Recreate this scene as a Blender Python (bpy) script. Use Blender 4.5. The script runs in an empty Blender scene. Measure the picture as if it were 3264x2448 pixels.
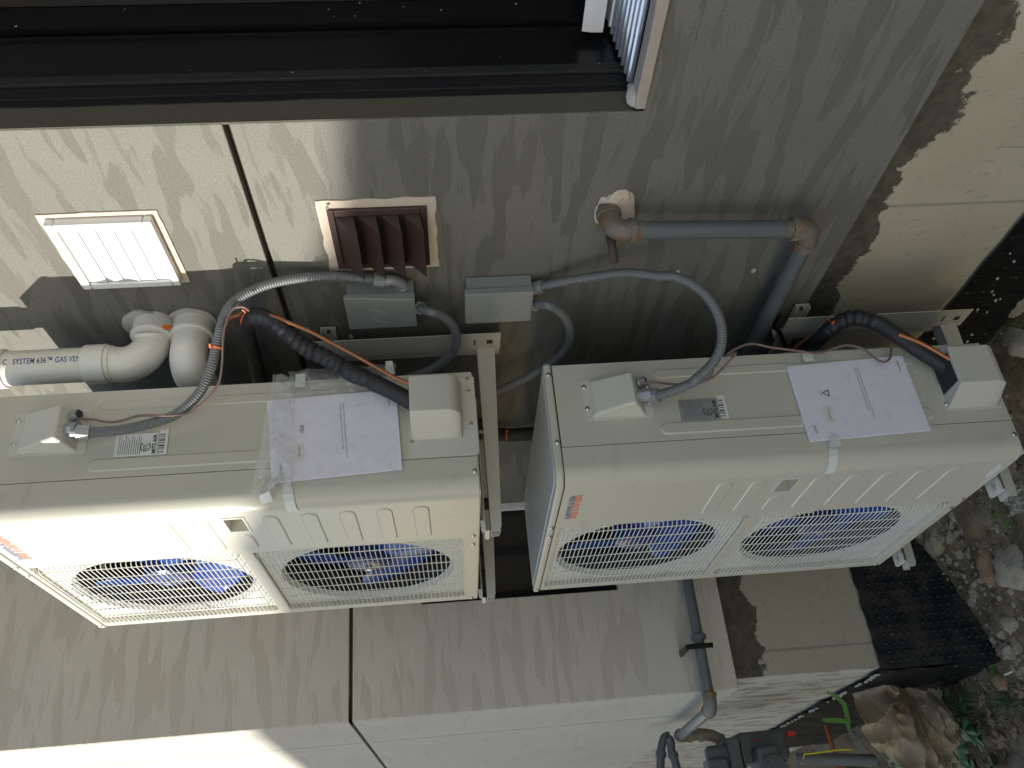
import bpy, bmesh, math, random
from mathutils import Vector, Matrix, noise
random.seed(7)
S = bpy.context.scene
COL = S.collection
PI = math.pi
R = math.radians

# ------------------------------------------------------------------ camera
# All coordinates below are metres from the lens: x towards the windowed wall, y along it, z up.
YAW, PITCH, ROLL, FPX = R(29.70), R(4.59), R(-3.125), 2735.0
fw = Vector((math.sin(YAW)*math.cos(PITCH), math.cos(YAW)*math.cos(PITCH), -math.sin(PITCH)))
rr = Vector((math.cos(YAW), -math.sin(YAW), 0)); uu = rr.cross(fw)
rt = rr*math.cos(ROLL) + uu*math.sin(ROLL); up = -rr*math.sin(ROLL) + uu*math.cos(ROLL)
cam_data = bpy.data.cameras.new('camera'); cam = bpy.data.objects.new('camera', cam_data); COL.objects.link(cam)
cam_data.sensor_width = 36.0; cam_data.lens = FPX/3264*36.0
cam_data.clip_start = 0.05; cam_data.clip_end = 300
m = Matrix.Identity(4)                      # the photograph was taken with the phone on its side
for i in range(3):
    m[i][0] = -up[i]; m[i][1] = rt[i]; m[i][2] = -fw[i]
cam.matrix_world = m
S.camera = cam

# ------------------------------------------------------------------ world and sun
SUN = Vector((-0.935, 0.250, 0.259)).normalized()       # towards the sun
elev = math.asin(SUN.z); azim = math.atan2(SUN.x, SUN.y)
world = bpy.data.worlds.new('World'); S.world = world; world.use_nodes = True
wn = world.node_tree
sky = wn.nodes.new('ShaderNodeTexSky'); sky.sky_type = 'NISHITA'; sky.sun_disc = False
sky.sun_elevation = elev; sky.sun_rotation = azim
sky.dust_density = 0.3; sky.ozone_density = 0.8
wb = wn.nodes.new('ShaderNodeMix'); wb.data_type = 'RGBA'; wb.blend_type = 'MULTIPLY'; wb.inputs[0].default_value = 1.0
wb.inputs[7].default_value = (1.12, 0.985, 0.875, 1)        # the phone's white balance for shade
wn.links.new(sky.outputs[0], wb.inputs[6]); wn.links.new(wb.outputs[2], wn.nodes['Background'].inputs[0])
wn.nodes['Background'].inputs[1].default_value = 0.15
sl = bpy.data.lights.new('sun', 'SUN'); sl.energy = 3.6; sl.angle = R(0.53); sl.color = (1.0, 0.955, 0.87)
so = bpy.data.objects.new('sun', sl); COL.objects.link(so)
so.rotation_euler = SUN.to_track_quat('Z', 'Y').to_euler()
S.view_settings.view_transform = 'Standard'; S.view_settings.look = 'None'
S.view_settings.gamma = 1.0; S.view_settings.use_curve_mapping = False
S.view_settings.exposure = 0.92
S.render.engine = 'CYCLES'
S.cycles.max_bounces = 8; S.cycles.transparent_max_bounces = 12

# ------------------------------------------------------------------ measuring helpers
def ray(px, py):
    return fw + rt*((2448-py-1224)/FPX) - up*((px-1632)/FPX)
def at(px, py, axis, val):                  # where a sight line meets a real plane of the building
    d = ray(px, py); i = 'xyz'.index(axis)
    return d*(val/d[i])
def reg(r0, r1, r2, w, *pts):
    s = (r1-r0)/w
    return [(r0+a*s, r2+b*s) for a, b in pts]
def gz(x, y):
    xx = min(max(x, -0.6), 1.7); yy = min(max(y, 0.5), 7)
    return -1.93 - 0.33*(1.25-xx) - 0.06*(yy-2.2)
def atg(px, py, dz=0.0):
    d = ray(px, py); lo, hi = .5, 12
    for _ in range(40):
        mid = (lo+hi)/2; p = d*mid
        if p.z > gz(p.x, p.y)+dz: lo = mid
        else: hi = mid
    return d*lo

# ------------------------------------------------------------------ objects
def tag(o, label=None, cat=None, group=None, kind=None):
    if label: o['label'] = label
    if cat: o['category'] = cat
    if group: o['group'] = group
    if kind: o['kind'] = kind
    return o
def thing(name, loc, label, cat, group=None):
    o = bpy.data.objects.new(name, None); COL.objects.link(o); o.location = loc
    o.empty_display_size = 0.05
    return tag(o, label, cat, group)
def wloc(o):
    v = Vector((0, 0, 0))
    while o: v += Vector(o.location); o = o.parent
    return v
def kids(o): return [c for c in bpy.data.objects if c.parent == o]
def copy_tree(o, parent=None):
    c = o.copy(); COL.objects.link(c); c.parent = parent
    for k in kids(o): copy_tree(k, c)
    return c

class MB:
    def __init__(s): s.v = []; s.f = []; s.mi = []; s.cur = 0
    def add(s, vs, fs):
        n = len(s.v); s.v += [tuple(v) for v in vs]
        s.f += [tuple(i+n for i in f) for f in fs]; s.mi += [s.cur]*len(fs)
    def box(s, a, b):
        x0, x1 = sorted((a[0], b[0])); y0, y1 = sorted((a[1], b[1])); z0, z1 = sorted((a[2], b[2]))
        s.add([(x0,y0,z0),(x1,y0,z0),(x1,y1,z0),(x0,y1,z0),(x0,y0,z1),(x1,y0,z1),(x1,y1,z1),(x0,y1,z1)],
              [(0,3,2,1),(4,5,6,7),(0,1,5,4),(1,2,6,5),(2,3,7,6),(3,0,4,7)])
        return s
    def prism(s, poly, o, ax, ay, az, h):   # poly in the ax, ay plane, extruded by h along az
        o = Vector(o); ax = Vector(ax); ay = Vector(ay); az = Vector(az); n = len(poly)
        ar = sum(poly[i][0]*poly[(i+1) % n][1]-poly[(i+1) % n][0]*poly[i][1] for i in range(n))
        flip = (ar < 0) != (ax.cross(ay).dot(az)*h < 0)
        if flip: poly = poly[::-1]
        b = [o+ax*p[0]+ay*p[1] for p in poly]; t = [q+az*h for q in b]
        s.add(b+t, [tuple(range(n))[::-1], tuple(range(n, 2*n))]+[(i, (i+1) % n, n+(i+1) % n, n+i) for i in range(n)])
        return s
    def tube(s, path, rad, seg=12, caps=True, closed=False):
        P = [Vector(p) for p in path]; n = len(P)
        rad = rad if hasattr(rad, '__len__') else [rad]*n
        T = []
        for i in range(n):
            a = P[i-1] if i else (P[-1] if closed else P[0]); b = P[(i+1) % n] if (i < n-1 or closed) else P[i]
            T.append((b-a).normalized())
        ref = Vector((0, 0, 1)) if abs(T[0].z) < .9 else Vector((1, 0, 0))
        N = (ref - T[0]*ref.dot(T[0])).normalized(); vs = []
        for i in range(n):
            N = (N - T[i]*N.dot(T[i])).normalized(); B = T[i].cross(N)
            for k in range(seg):
                a = 2*PI*k/seg; vs.append(P[i]+(N*math.cos(a)+B*math.sin(a))*rad[i])
        fs = [(i*seg+k, i*seg+(k+1) % seg, (i+1)*seg+(k+1) % seg, (i+1)*seg+k) for i in range(n-1) for k in range(seg)]
        if closed: fs += [((n-1)*seg+k, (n-1)*seg+(k+1) % seg, (k+1) % seg, k) for k in range(seg)]
        if caps and not closed: fs += [tuple(range(seg))[::-1], tuple((n-1)*seg+k for k in range(seg))]
        s.add(vs, fs); return s
    def build(s, name, mat, parent=None, smooth=False, bevel=0, seg=2, local=False, angle=30, label=None):
        off = Vector((0, 0, 0)) if (local or parent is None) else wloc(parent)
        me = bpy.data.meshes.new(name); me.from_pydata([Vector(v)-off for v in s.v], [], s.f)
        mats = mat if isinstance(mat, (list, tuple)) else [mat]
        for q in mats: me.materials.append(q)
        if len(mats) > 1: me.polygons.foreach_set('material_index', s.mi)
        if smooth or bevel:
            me.polygons.foreach_set('use_smooth', [True]*len(me.polygons))
            if not bevel: me.set_sharp_from_angle(angle=R(45))
        me.update()
        o = bpy.data.objects.new(name, me); COL.objects.link(o)
        if parent: o.parent = parent
        if bevel:
            b = o.modifiers.new('bevel', 'BEVEL'); b.width = bevel; b.segments = seg; b.limit_method = 'ANGLE'; b.angle_limit = R(angle)
            b.harden_normals = True
        if label: o['label'] = label
        return o

def arc(c, r, a0, a1, n):
    return [(c[0]+r*math.cos(a0+(a1-a0)*i/n), c[1]+r*math.sin(a0+(a1-a0)*i/n)) for i in range(n+1)]
def stadium(x0, x1, y0, y1, n=6):           # rounded slot outline
    r = min(x1-x0, y1-y0)/2
    return rrect(x0, x1, y0, y1, r*.98, n)
def rrect(x0, x1, y0, y1, r, n=5):
    return (arc((x1-r, y1-r), r, 0, PI/2, n)+arc((x0+r, y1-r), r, PI/2, PI, n)
            + arc((x0+r, y0+r), r, PI, 1.5*PI, n)+arc((x1-r, y0+r), r, 1.5*PI, 2*PI, n))
def smooth_path(pts, step=0.01):            # Catmull-Rom resampled to even steps
    P = [Vector(p) for p in pts]; P = [P[0]*2-P[1]]+P+[P[-1]*2-P[-2]]; out = []
    for i in range(1, len(P)-2):
        n = max(2, int((P[i+1]-P[i]).length/step*1.3))
        for k in range(n):
            t = k/n
            out.append(.5*((2*P[i])+(P[i+1]-P[i-1])*t+(2*P[i-1]-5*P[i]+4*P[i+1]-P[i+2])*t*t+(3*P[i]-P[i-1]-3*P[i+1]+P[i+2])*t**3))
    out.append(P[-2]); res = [out[0]]; acc = 0
    for a, b in zip(out, out[1:]):
        L = (b-a).length
        while acc+L >= step and L > 1e-9:
            t = (step-acc)/L; a = a.lerp(b, t); res.append(a.copy()); L = (b-a).length; acc = 0
        acc += L
    return res
def bend(c0, d0, d1, r, n=8):               # quarter elbow path leaving along d0, ending along d1, corner at c0
    d0 = Vector(d0).normalized(); d1 = Vector(d1).normalized(); c0 = Vector(c0)
    ctr = c0-d0*r+d1*r; out = []
    for i in range(n+1):
        a = PI/2*i/n; out.append(ctr-d1*r*math.cos(a)+d0*r*math.sin(a))
    return out

FONT_CACHE = {}
def text_mesh(txt, size, bold=0.0):
    k = (txt, size, bold)
    if k not in FONT_CACHE:
        cu = bpy.data.curves.new('lettering', 'FONT'); cu.body = txt; cu.size = size; cu.offset = bold
        cu.resolution_u = 3
        o = bpy.data.objects.new('lettering', cu); COL.objects.link(o)
        dg = bpy.context.evaluated_depsgraph_get(); me = o.evaluated_get(dg).to_mesh()
        FONT_CACHE[k] = ([v.co.copy() for v in me.vertices], [tuple(p.vertices) for p in me.polygons])
        o.evaluated_get(dg).to_mesh_clear(); bpy.data.objects.remove(o); bpy.data.curves.remove(cu)
    return FONT_CACHE[k]
def lettering(b, txt, size, o, ax, ay, width=None, bold=0.0):
    vs, fs = text_mesh(txt, size, bold); o = Vector(o); ax = Vector(ax); ay = Vector(ay)
    w = max(v.x for v in vs); k = (width/w) if width else 1
    b.add([o+ax*(v.x*k)+ay*v.y for v in vs], fs)

# ------------------------------------------------------------------ materials
MAT = {}
def nodes_of(name):
    m = bpy.data.materials.new(name); m.use_nodes = True; MAT[name] = m
    t = m.node_tree; return m, t, t.nodes['Principled BSDF']
def N(t, typ, **kw):
    n = t.nodes.new(typ)
    for k, v in kw.items():
        if k in n.inputs: n.inputs[k].default_value = v
        else: setattr(n, k, v)
    return n
def coords(t, scale=(1, 1, 1), rot=(0, 0, 0)):
    tc = N(t, 'ShaderNodeTexCoord'); mp = N(t, 'ShaderNodeMapping')
    mp.inputs['Scale'].default_value = scale; mp.inputs['Rotation'].default_value = rot
    t.links.new(tc.outputs['Object'], mp.inputs[0]); return mp.outputs[0]
def noise_n(t, vec, scale, detail=4, rough=.55, dist=0.0):
    n = N(t, 'ShaderNodeTexNoise'); n.inputs['Scale'].default_value = scale; n.inputs['Detail'].default_value = detail
    n.inputs['Roughness'].default_value = rough; n.inputs['Distortion'].default_value = dist
    t.links.new(vec, n.inputs['Vector']); return n.outputs['Fac']
def ramp(t, fac, a, b, ca=(0, 0, 0, 1), cb=(1, 1, 1, 1)):
    r = N(t, 'ShaderNodeValToRGB'); e = r.color_ramp.elements
    e[0].position = a; e[1].position = b; e[0].color = ca; e[1].color = cb
    t.links.new(fac, r.inputs[0]); return r.outputs[0]
def mix(t, fac, a, b, mode='MIX'):
    n = N(t, 'ShaderNodeMix', data_type='RGBA', blend_type=mode)
    for sock, v in ((n.inputs[0], fac), (n.inputs[6], a), (n.inputs[7], b)):
        if hasattr(v, 'is_output'): t.links.new(v, sock)
        else: sock.default_value = v if not isinstance(v, tuple) or len(v) == 4 else (*v, 1)
    return n.outputs[2]
def math_n(t, op, a, b=0.0, c=None):
    n = N(t, 'ShaderNodeMath', operation=op)
    for i, v in enumerate((a, b) if c is None else (a, b, c)):
        if hasattr(v, 'is_output'): t.links.new(v, n.inputs[i])
        else: n.inputs[i].default_value = v
    return n.outputs[0]
def bump(t, bsdf, h, strength=.3, dist=.002):
    n = N(t, 'ShaderNodeBump'); n.inputs['Strength'].default_value = strength; n.inputs['Distance'].default_value = dist
    t.links.new(h, n.inputs['Height']); t.links.new(n.outputs[0], bsdf.inputs['Normal']); return n
def simple(name, col, rough=.5, metal=0.0, var=.08, vs=12, bs=0, bstr=.2, bd=.001, spec=.5, dirt=None, dirt_amt=.5, dirt_scale=20):
    m, t, b = nodes_of(name); v = coords(t)
    b.inputs['Roughness'].default_value = rough; b.inputs['Metallic'].default_value = metal
    b.inputs['Specular IOR Level'].default_value = spec
    f = noise_n(t, v, vs, 5)
    c = mix(t, f, tuple(x*(1-var) for x in col), tuple(min(1, x*(1+var)) for x in col))
    if dirt:
        g = ramp(t, noise_n(t, v, dirt_scale, 6, .65), dirt_amt, dirt_amt+.12); c = mix(t, g, c, (*dirt, 1))
    t.links.new(c, b.inputs['Base Color'])
    if bs: bump(t, b, noise_n(t, v, bs, 4), bstr, bd)
    return m

def stucco(name, base, dark, seed=0.0, streak=.55):
    m, t, b = nodes_of(name)
    tc = N(t, 'ShaderNodeTexCoord').outputs['Object']
    def mp(s, loc=(0, 0, 0)):
        q = N(t, 'ShaderNodeMapping'); q.inputs['Scale'].default_value = s; q.inputs['Location'].default_value = loc
        t.links.new(tc, q.inputs[0]); return q.outputs[0]
    w = noise_n(t, mp((1, 1, 1)), 1.4, 1)                              # bends the trowel marks
    sep = N(t, 'ShaderNodeSeparateXYZ'); t.links.new(tc, sep.inputs[0])
    wz = math_n(t, 'MULTIPLY_ADD', w, .06, sep.outputs['Z'])
    cmb = N(t, 'ShaderNodeCombineXYZ')
    t.links.new(math_n(t, 'ADD', sep.outputs['X'], seed), cmb.inputs['X']); t.links.new(sep.outputs['Y'], cmb.inputs['Y']); t.links.new(wz, cmb.inputs['Z'])
    q = N(t, 'ShaderNodeMapping'); q.inputs['Scale'].default_value = (3.1, 3.1, 21); t.links.new(cmb.outputs[0], q.inputs[0])
    s1 = noise_n(t, q.outputs[0], 1.0, 3, .36)
    q2 = N(t, 'ShaderNodeMapping'); q2.inputs['Scale'].default_value = (4.5, 4.5, 40); q2.inputs['Location'].default_value = (3, 7, 1); t.links.new(cmb.outputs[0], q2.inputs[0])
    s2 = noise_n(t, q2.outputs[0], 1.0, 4, .5)
    a = ramp(t, s1, streak, streak+.018); c2 = ramp(t, s2, streak+.07, streak+.09)
    k = math_n(t, 'MAXIMUM', a, math_n(t, 'MULTIPLY', c2, .7))
    grain = noise_n(t, mp((1, 1, 1)), 230, 3, .7)
    med = noise_n(t, mp((1, 1, 1)), 90, 4, .6)
    big = noise_n(t, mp((1, 1, 1)), 3.0, 3)
    col = mix(t, math_n(t, 'MULTIPLY', k, .80), (*base, 1), (*dark, 1))
    col = mix(t, ramp(t, big, .3, .7), col, mix(t, .5, col, tuple(x*.84 for x in base)))
    col = mix(t, ramp(t, grain, .35, .65), mix(t, .36, col, (.05, .05, .045, 1)), col)
    t.links.new(col, b.inputs['Base Color'])
    b.inputs['Roughness'].default_value = .95; b.inputs['Specular IOR Level'].default_value = .15
    h = math_n(t, 'ADD', grain, math_n(t, 'MULTIPLY', med, math_n(t, 'MULTIPLY_ADD', k, 1.4, .6)))
    bump(t, b, h, .55, .0016)
    return m
M_ST1 = stucco('stucco_grey', (.218, .212, .186), (.150, .145, .123), 0.0, .53)
M_ST2 = stucco('stucco_taupe', (.72, .66, .585), (.60, .54, .465), 5.0, .535)
M_ST3 = stucco('stucco_cream', (.64, .61, .55), (.58, .55, .49), 9.0, .64)
M_PATCH = simple('mortar_patch', (.58, .49, .40), .95, var=.12, vs=40, bs=220, bstr=.6, bd=.002)
M_PATCH2 = simple('mortar_pale', (.50, .47, .43), .95, var=.12, vs=40, bs=150, bstr=.8, bd=.003)
M_FILLET = simple('pinkish_mortar', (.42, .36, .31), .95, var=.15, vs=30, bs=180, bstr=.8, bd=.002)
M_JOINT = simple('joint_shadow_gap', (.05, .045, .035), .95, bs=200)

def concrete(name, base, band_z, band_w, lines=None, spray=None, scratch=.62, sy=30, sdark=.6):
    m, t, b = nodes_of(name); tc = N(t, 'ShaderNodeTexCoord').outputs['Object']
    sep = N(t, 'ShaderNodeSeparateXYZ'); t.links.new(tc, sep.inputs[0])
    n1 = noise_n(t, tc, 7, 5, .6); n2 = noise_n(t, tc, 30, 5, .7); n3 = noise_n(t, tc, 90, 3); n4 = noise_n(t, tc, 2.2, 3)
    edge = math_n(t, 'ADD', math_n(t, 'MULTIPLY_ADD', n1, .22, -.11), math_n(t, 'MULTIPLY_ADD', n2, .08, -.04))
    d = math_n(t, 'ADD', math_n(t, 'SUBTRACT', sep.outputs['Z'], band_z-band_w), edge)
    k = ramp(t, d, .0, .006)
    col = mix(t, ramp(t, n4, .3, .7), (*base, 1), tuple(x*y for x, y in zip(base, (.86, .84, .80))))
    col = mix(t, ramp(t, n2, .60, .66), col, tuple(x*.74 for x in base))
    pits = ramp(t, n3, .24, .30); col = mix(t, pits, tuple(x*.42 for x in base), col)
    q = N(t, 'ShaderNodeMapping'); q.inputs['Scale'].default_value = (30, sy, 3.5); t.links.new(tc, q.inputs[0])
    scr = ramp(t, noise_n(t, q.outputs[0], 2, 5, .7), scratch, scratch+.06); col = mix(t, math_n(t, 'MULTIPLY', scr, sdark), col, tuple(x*.45 for x in base))
    for ax, pos in (lines or []):
        dd = math_n(t, 'ABSOLUTE', math_n(t, 'SUBTRACT', math_n(t, 'ADD', sep.outputs[ax], math_n(t, 'MULTIPLY_ADD', n2, .012, -.006)), pos))
        ln = ramp(t, dd, .002, .006); col = mix(t, math_n(t, 'MULTIPLY_ADD', ln, .6, .4), tuple(x*.35 for x in base), col)
    dark = mix(t, ramp(t, n2, .35, .65), (.075, .066, .050, 1), (.125, .112, .086, 1))  # stain band, darkened to paint in the shadow under the stucco overhang
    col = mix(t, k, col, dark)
    if spray is not None:
        sp = ramp(t, math_n(t, 'SUBTRACT', math_n(t, 'MULTIPLY_ADD', n1, .05, spray), sep.outputs['Z']), -.05, .03)
        col = mix(t, sp, col, (.012, .012, .014, 1))
    t.links.new(col, b.inputs['Base Color']); b.inputs['Roughness'].default_value = .9; b.inputs['Specular IOR Level'].default_value = .2
    bump(t, b, math_n(t, 'ADD', math_n(t, 'MULTIPLY', pits, .7), n2), .5, .003)
    return m
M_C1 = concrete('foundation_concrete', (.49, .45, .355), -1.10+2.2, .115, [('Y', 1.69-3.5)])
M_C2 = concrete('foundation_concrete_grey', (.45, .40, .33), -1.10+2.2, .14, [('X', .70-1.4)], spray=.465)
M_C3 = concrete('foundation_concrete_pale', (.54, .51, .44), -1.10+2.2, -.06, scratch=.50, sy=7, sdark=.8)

M_CAB = simple('cream_painted_steel', (.525, .505, .435), .38, var=.02, vs=3, bs=900, bstr=.02, bd=.0003, dirt=(.46, .43, .36), dirt_amt=.60, dirt_scale=9)
M_WHT = simple('white_painted_steel', (.58, .565, .51), .35, var=.02, vs=5)
M_PLATE = simple('cream_plastic', (.575, .56, .50), .42, var=.03, vs=14, dirt=(.36, .32, .25), dirt_amt=.66, dirt_scale=14)
M_SEAM = simple('dark_seam', (.04, .038, .032), .8)
M_WIRE = simple('guard_wire_coating', (.70, .70, .64), .35, var=.02)
M_ORIF = simple('orifice_plastic', (.62, .61, .56), .5, var=.03)
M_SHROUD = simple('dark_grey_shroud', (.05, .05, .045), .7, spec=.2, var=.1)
M_FAN = simple('dark_blue_fan_plastic', (.018, .065, .32), .22, var=.08, spec=.6)
M_HUB = simple('blue_hub_plastic', (.03, .045, .16), .25, var=.08)
M_COIL = simple('dark_coil', (.016, .016, .014), .7, bs=300)
M_SCREW = simple('zinc_screw', (.62, .61, .58), .3, 1.0)
M_BRK = simple('bracket_powder_coat', (.50, .48, .43), .5, var=.05, vs=8, dirt=(.36, .33, .28), dirt_amt=.62)
M_HOLE = simple('punched_hole', (.03, .03, .03), .8)
M_BOX = simple('grey_enclosure_paint', (.265, .285, .275), .42, var=.05, vs=9, bs=600, bstr=.03)
M_COND = simple('grey_flexible_conduit', (.155, .160, .168), .40, .0, var=.10, vs=30)
M_FIT = simple('grey_conduit_fitting', (.30, .31, .33), .4, .3, var=.05)
M_FOAM = simple('black_foam_insulation', (.022, .022, .027), .52, var=.2, vs=30, bs=160, bstr=.5, bd=.002)
M_COP = simple('copper_tube', (.42, .17, .08), .38, .6, var=.25, vs=60)
M_CAB2 = simple('mauve_control_cable', (.20, .13, .125), .5)
M_TIE = simple('orange_cable_tie', (.85, .16, .02), .4)
M_PVC = simple('cream_pvc', (.78, .75, .66), .33, var=.03, vs=8, dirt=(.55, .50, .42), dirt_amt=.62)
M_PVC2 = simple('pale_pvc_fitting', (.80, .775, .72), .3, var=.03, vs=10)
M_INK = simple('blue_ink', (.05, .06, .25), .6)
M_BLACK = simple('black_ink', (.03, .03, .03), .6)
M_GINK = simple('grey_ink', (.20, .20, .22), .6)
M_VENT = simple('white_vent_plastic', (.80, .80, .80), .35, var=.02)
M_BRN = simple('brown_painted_metal', (.055, .030, .026), .45, var=.2, vs=20)
M_PAPER = simple('white_lilac_paper', (.80, .775, .885), .7, var=.03, vs=5, bs=25, bstr=.12, bd=.002)
M_STICK = simple('white_sticker', (.72, .72, .70), .5)
M_SILV = simple('silver_sticker', (.36, .37, .38), .35, .4)
M_TAPE = simple('white_tape', (.66, .68, .68), .35)
M_BLK = simple('black_window_paint', (.008, .008, .009), .28, var=.2, spec=.35, dirt=(.05, .05, .05), dirt_amt=.76, dirt_scale=60)
M_BLK2 = simple('charcoal_flashing', (.017, .017, .019), .6, spec=.2, var=.25, vs=10, bs=30, bstr=.4, bd=.004)
M_DUST = simple('dusty_grey_bead', (.030, .030, .030), .6, spec=.2, var=.3, vs=14, dirt=(.2, .19, .17), dirt_amt=.66, dirt_scale=40)
M_VINYL = simple('white_vinyl_frame', (.74, .74, .76), .4)
M_RIB = simple('ribbed_galvanised_sheet', (.62, .66, .74), .22, .8, var=.12, vs=14, dirt=(.35, .28, .2), dirt_amt=.68, dirt_scale=30)
M_SOILDARK = simple('dirt_clump', (.12, .09, .05), .95, var=.4, vs=60, bs=80, bstr=1)
M_MET = simple('grey_meter_paint', (.085, .092, .10), .45, var=.12, vs=12, dirt=(.14, .14, .13), dirt_amt=.66)
M_RED = simple('red_plastic', (.5, .03, .02), .45)
M_ORG = simple('orange_wood_stake', (.55, .13, .05), .75, var=.25, vs=30, dirt=(.25, .16, .1), dirt_amt=.55, dirt_scale=30)
M_YEL = simple('yellow_tracer_wire', (.75, .60, .03), .45)
M_STONE = simple('limestone', (.33, .285, .22), .95, var=.25, vs=14, bs=60, bstr=.9, bd=.005, dirt=(.24, .18, .12), dirt_amt=.55, dirt_scale=12)
M_STONE2 = simple('grey_mortar_lump', (.30, .255, .195), .95, var=.3, vs=30, bs=90, bstr=1, bd=.006)
M_TANST = simple('orange_stone', (.27, .17, .10), .9, var=.2, vs=20, bs=60, bstr=.8, bd=.004)
M_DEAD = simple('dead_leaf', (.20, .125, .085), .8, var=.35, vs=25)
M_LEAF = simple('green_leaf', (.045, .115, .025), .5, var=.35, vs=30, bs=60, bstr=.3)
M_LEAF2 = simple('bright_green_leaf', (.075, .20, .025), .5, var=.3, vs=30)
M_LEAF3 = simple('blue_green_leaf', (.038, .100, .035), .5, var=.35, vs=18, bs=50, bstr=.5)
M_CLOTH = simple('tan_crumpled_paper', (.36, .275, .18), .8, var=.28, vs=9, bs=30, bstr=.5, bd=.004, dirt=(.22, .16, .10), dirt_amt=.58, dirt_scale=8)
M_PIPE2 = simple('grey_plastic_riser', (.12, .13, .135), .5)

def pipe_paint():
    m, t, b = nodes_of('grey_gas_pipe_paint'); v = coords(t)
    n = noise_n(t, v, 26, 6, .7); n2 = noise_n(t, v, 8, 3)
    c = mix(t, n2, (.085, .098, .108, 1), (.145, .158, .165, 1))
    c = mix(t, ramp(t, n, .66, .72), c, (.22, .13, .06, 1)); c = mix(t, ramp(t, n, .74, .78), c, (.10, .05, .02, 1))
    t.links.new(c, b.inputs['Base Color']); b.inputs['Roughness'].default_value = .42; bump(t, b, n, .3, .001); return m
M_GAS = pipe_paint()
def rust_paint():
    m, t, b = nodes_of('rusty_fitting'); v = coords(t)
    n = noise_n(t, v, 22, 5, .65)
    c = mix(t, ramp(t, n, .42, .60), (.15, .155, .15, 1), (.17, .10, .05, 1)); c = mix(t, ramp(t, noise_n(t, v, 60, 4), .58, .7), c, (.30, .22, .12, 1))
    t.links.new(c, b.inputs['Base Color']); b.inputs['Roughness'].default_value = .55; bump(t, b, n, .4, .001); return m
M_RUST = rust_paint()
def logo_mat():                              # striped badge print: navy above, orange below, in bars
    m, t, b = nodes_of('striped_badge_print'); tc = N(t, 'ShaderNodeTexCoord').outputs['Object']
    sep = N(t, 'ShaderNodeSeparateXYZ'); t.links.new(tc, sep.inputs[0])
    k = math_n(t, 'GREATER_THAN', sep.outputs['Z'], 1.1675)
    c = mix(t, k, (.80, .12, .04, 1), (.03, .04, .17, 1))
    st = math_n(t, 'GREATER_THAN', math_n(t, 'FRACT', math_n(t, 'MULTIPLY', sep.outputs['Z'], 230.0)), .66)
    c = mix(t, st, c, (.545, .525, .455, 1))
    t.links.new(c, b.inputs['Base Color']); b.inputs['Roughness'].default_value = .45; return m
M_LOGO = logo_mat()
def barcode_mat(axis='X', f=900.0):
    m, t, b = nodes_of('barcode_print'); tc = N(t, 'ShaderNodeTexCoord').outputs['Object']
    sep = N(t, 'ShaderNodeSeparateXYZ'); t.links.new(tc, sep.inputs[0])
    w = N(t, 'ShaderNodeTexWhiteNoise', noise_dimensions='1D')
    t.links.new(math_n(t, 'FLOOR', math_n(t, 'MULTIPLY', sep.outputs[axis], f)), w.inputs['W'])
    c = mix(t, math_n(t, 'GREATER_THAN', w.outputs['Value'], .5), (.03, .03, .03, 1), (.72, .72, .74, 1))
    t.links.new(c, b.inputs['Base Color']); b.inputs['Roughness'].default_value = .5; return m
M_BAR = barcode_mat()
def film(name='clear_plastic_film', a0=.09, a1=.16, a2=.12, bs_=.35):
    m, t, b = nodes_of(name); v = coords(t)
    n = noise_n(t, v, 26, 4, .6, 1.2); n2 = noise_n(t, v, 9, 3, .5, 2.0)
    tr = N(t, 'ShaderNodeBsdfTransparent'); mx = N(t, 'ShaderNodeMixShader')
    b.inputs['Base Color'].default_value = (.80, .80, .78, 1); b.inputs['Roughness'].default_value = .22
    bp = bump(t, b, math_n(t, 'ADD', n, n2), bs_, .010)
    lw = N(t, 'ShaderNodeLayerWeight', Blend=.25); t.links.new(bp.outputs[0], lw.inputs['Normal'])
    f = math_n(t, 'MULTIPLY_ADD', lw.outputs['Facing'], a1, a0)
    f = math_n(t, 'ADD', f, math_n(t, 'MULTIPLY', ramp(t, n, .55, .70), a2))
    t.links.new(f, mx.inputs[0]); t.links.new(tr.outputs[0], mx.inputs[1]); t.links.new(b.outputs[0], mx.inputs[2])
    t.links.new(mx.outputs[0], t.nodes['Material Output'].inputs[0]); return m
M_FILM2 = film('gathered_milky_film', .20, .35, .35, .7)
M_FILM3 = film('shiny_loose_film', .12, .30, .35, .9)
M_FILM = film()
def glass_dark():
    m, t, b = nodes_of('dark_window_glass'); v = coords(t)
    b.inputs['Roughness'].default_value = .45
    b.inputs['Specular IOR Level'].default_value = .5
    n = noise_n(t, v, 160, 2); c = mix(t, ramp(t, n, .74, .78), (.028, .025, .024, 1), (.16, .15, .14, 1)); t.links.new(c, b.inputs['Base Color']); return m
M_GLASS = glass_dark()
def membrane():
    m, t, b = nodes_of('black_dimple_membrane'); v = coords(t)
    n = noise_n(t, v, 9, 5, .65); n2 = noise_n(t, v, 45, 5, .7)
    c = mix(t, ramp(t, n, .48, .72), (.010, .011, .016, 1), (.055, .048, .032, 1))
    c = mix(t, ramp(t, n2, .66, .72), c, (.20, .19, .17, 1))
    t.links.new(c, b.inputs['Base Color']); t.links.new(ramp(t, n, .35, .65, (.3, .3, .3, 1), (.8, .8, .8, 1)), b.inputs['Roughness'])
    bump(t, b, n2, .6, .004); return m
M_MEMB = membrane()
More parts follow.
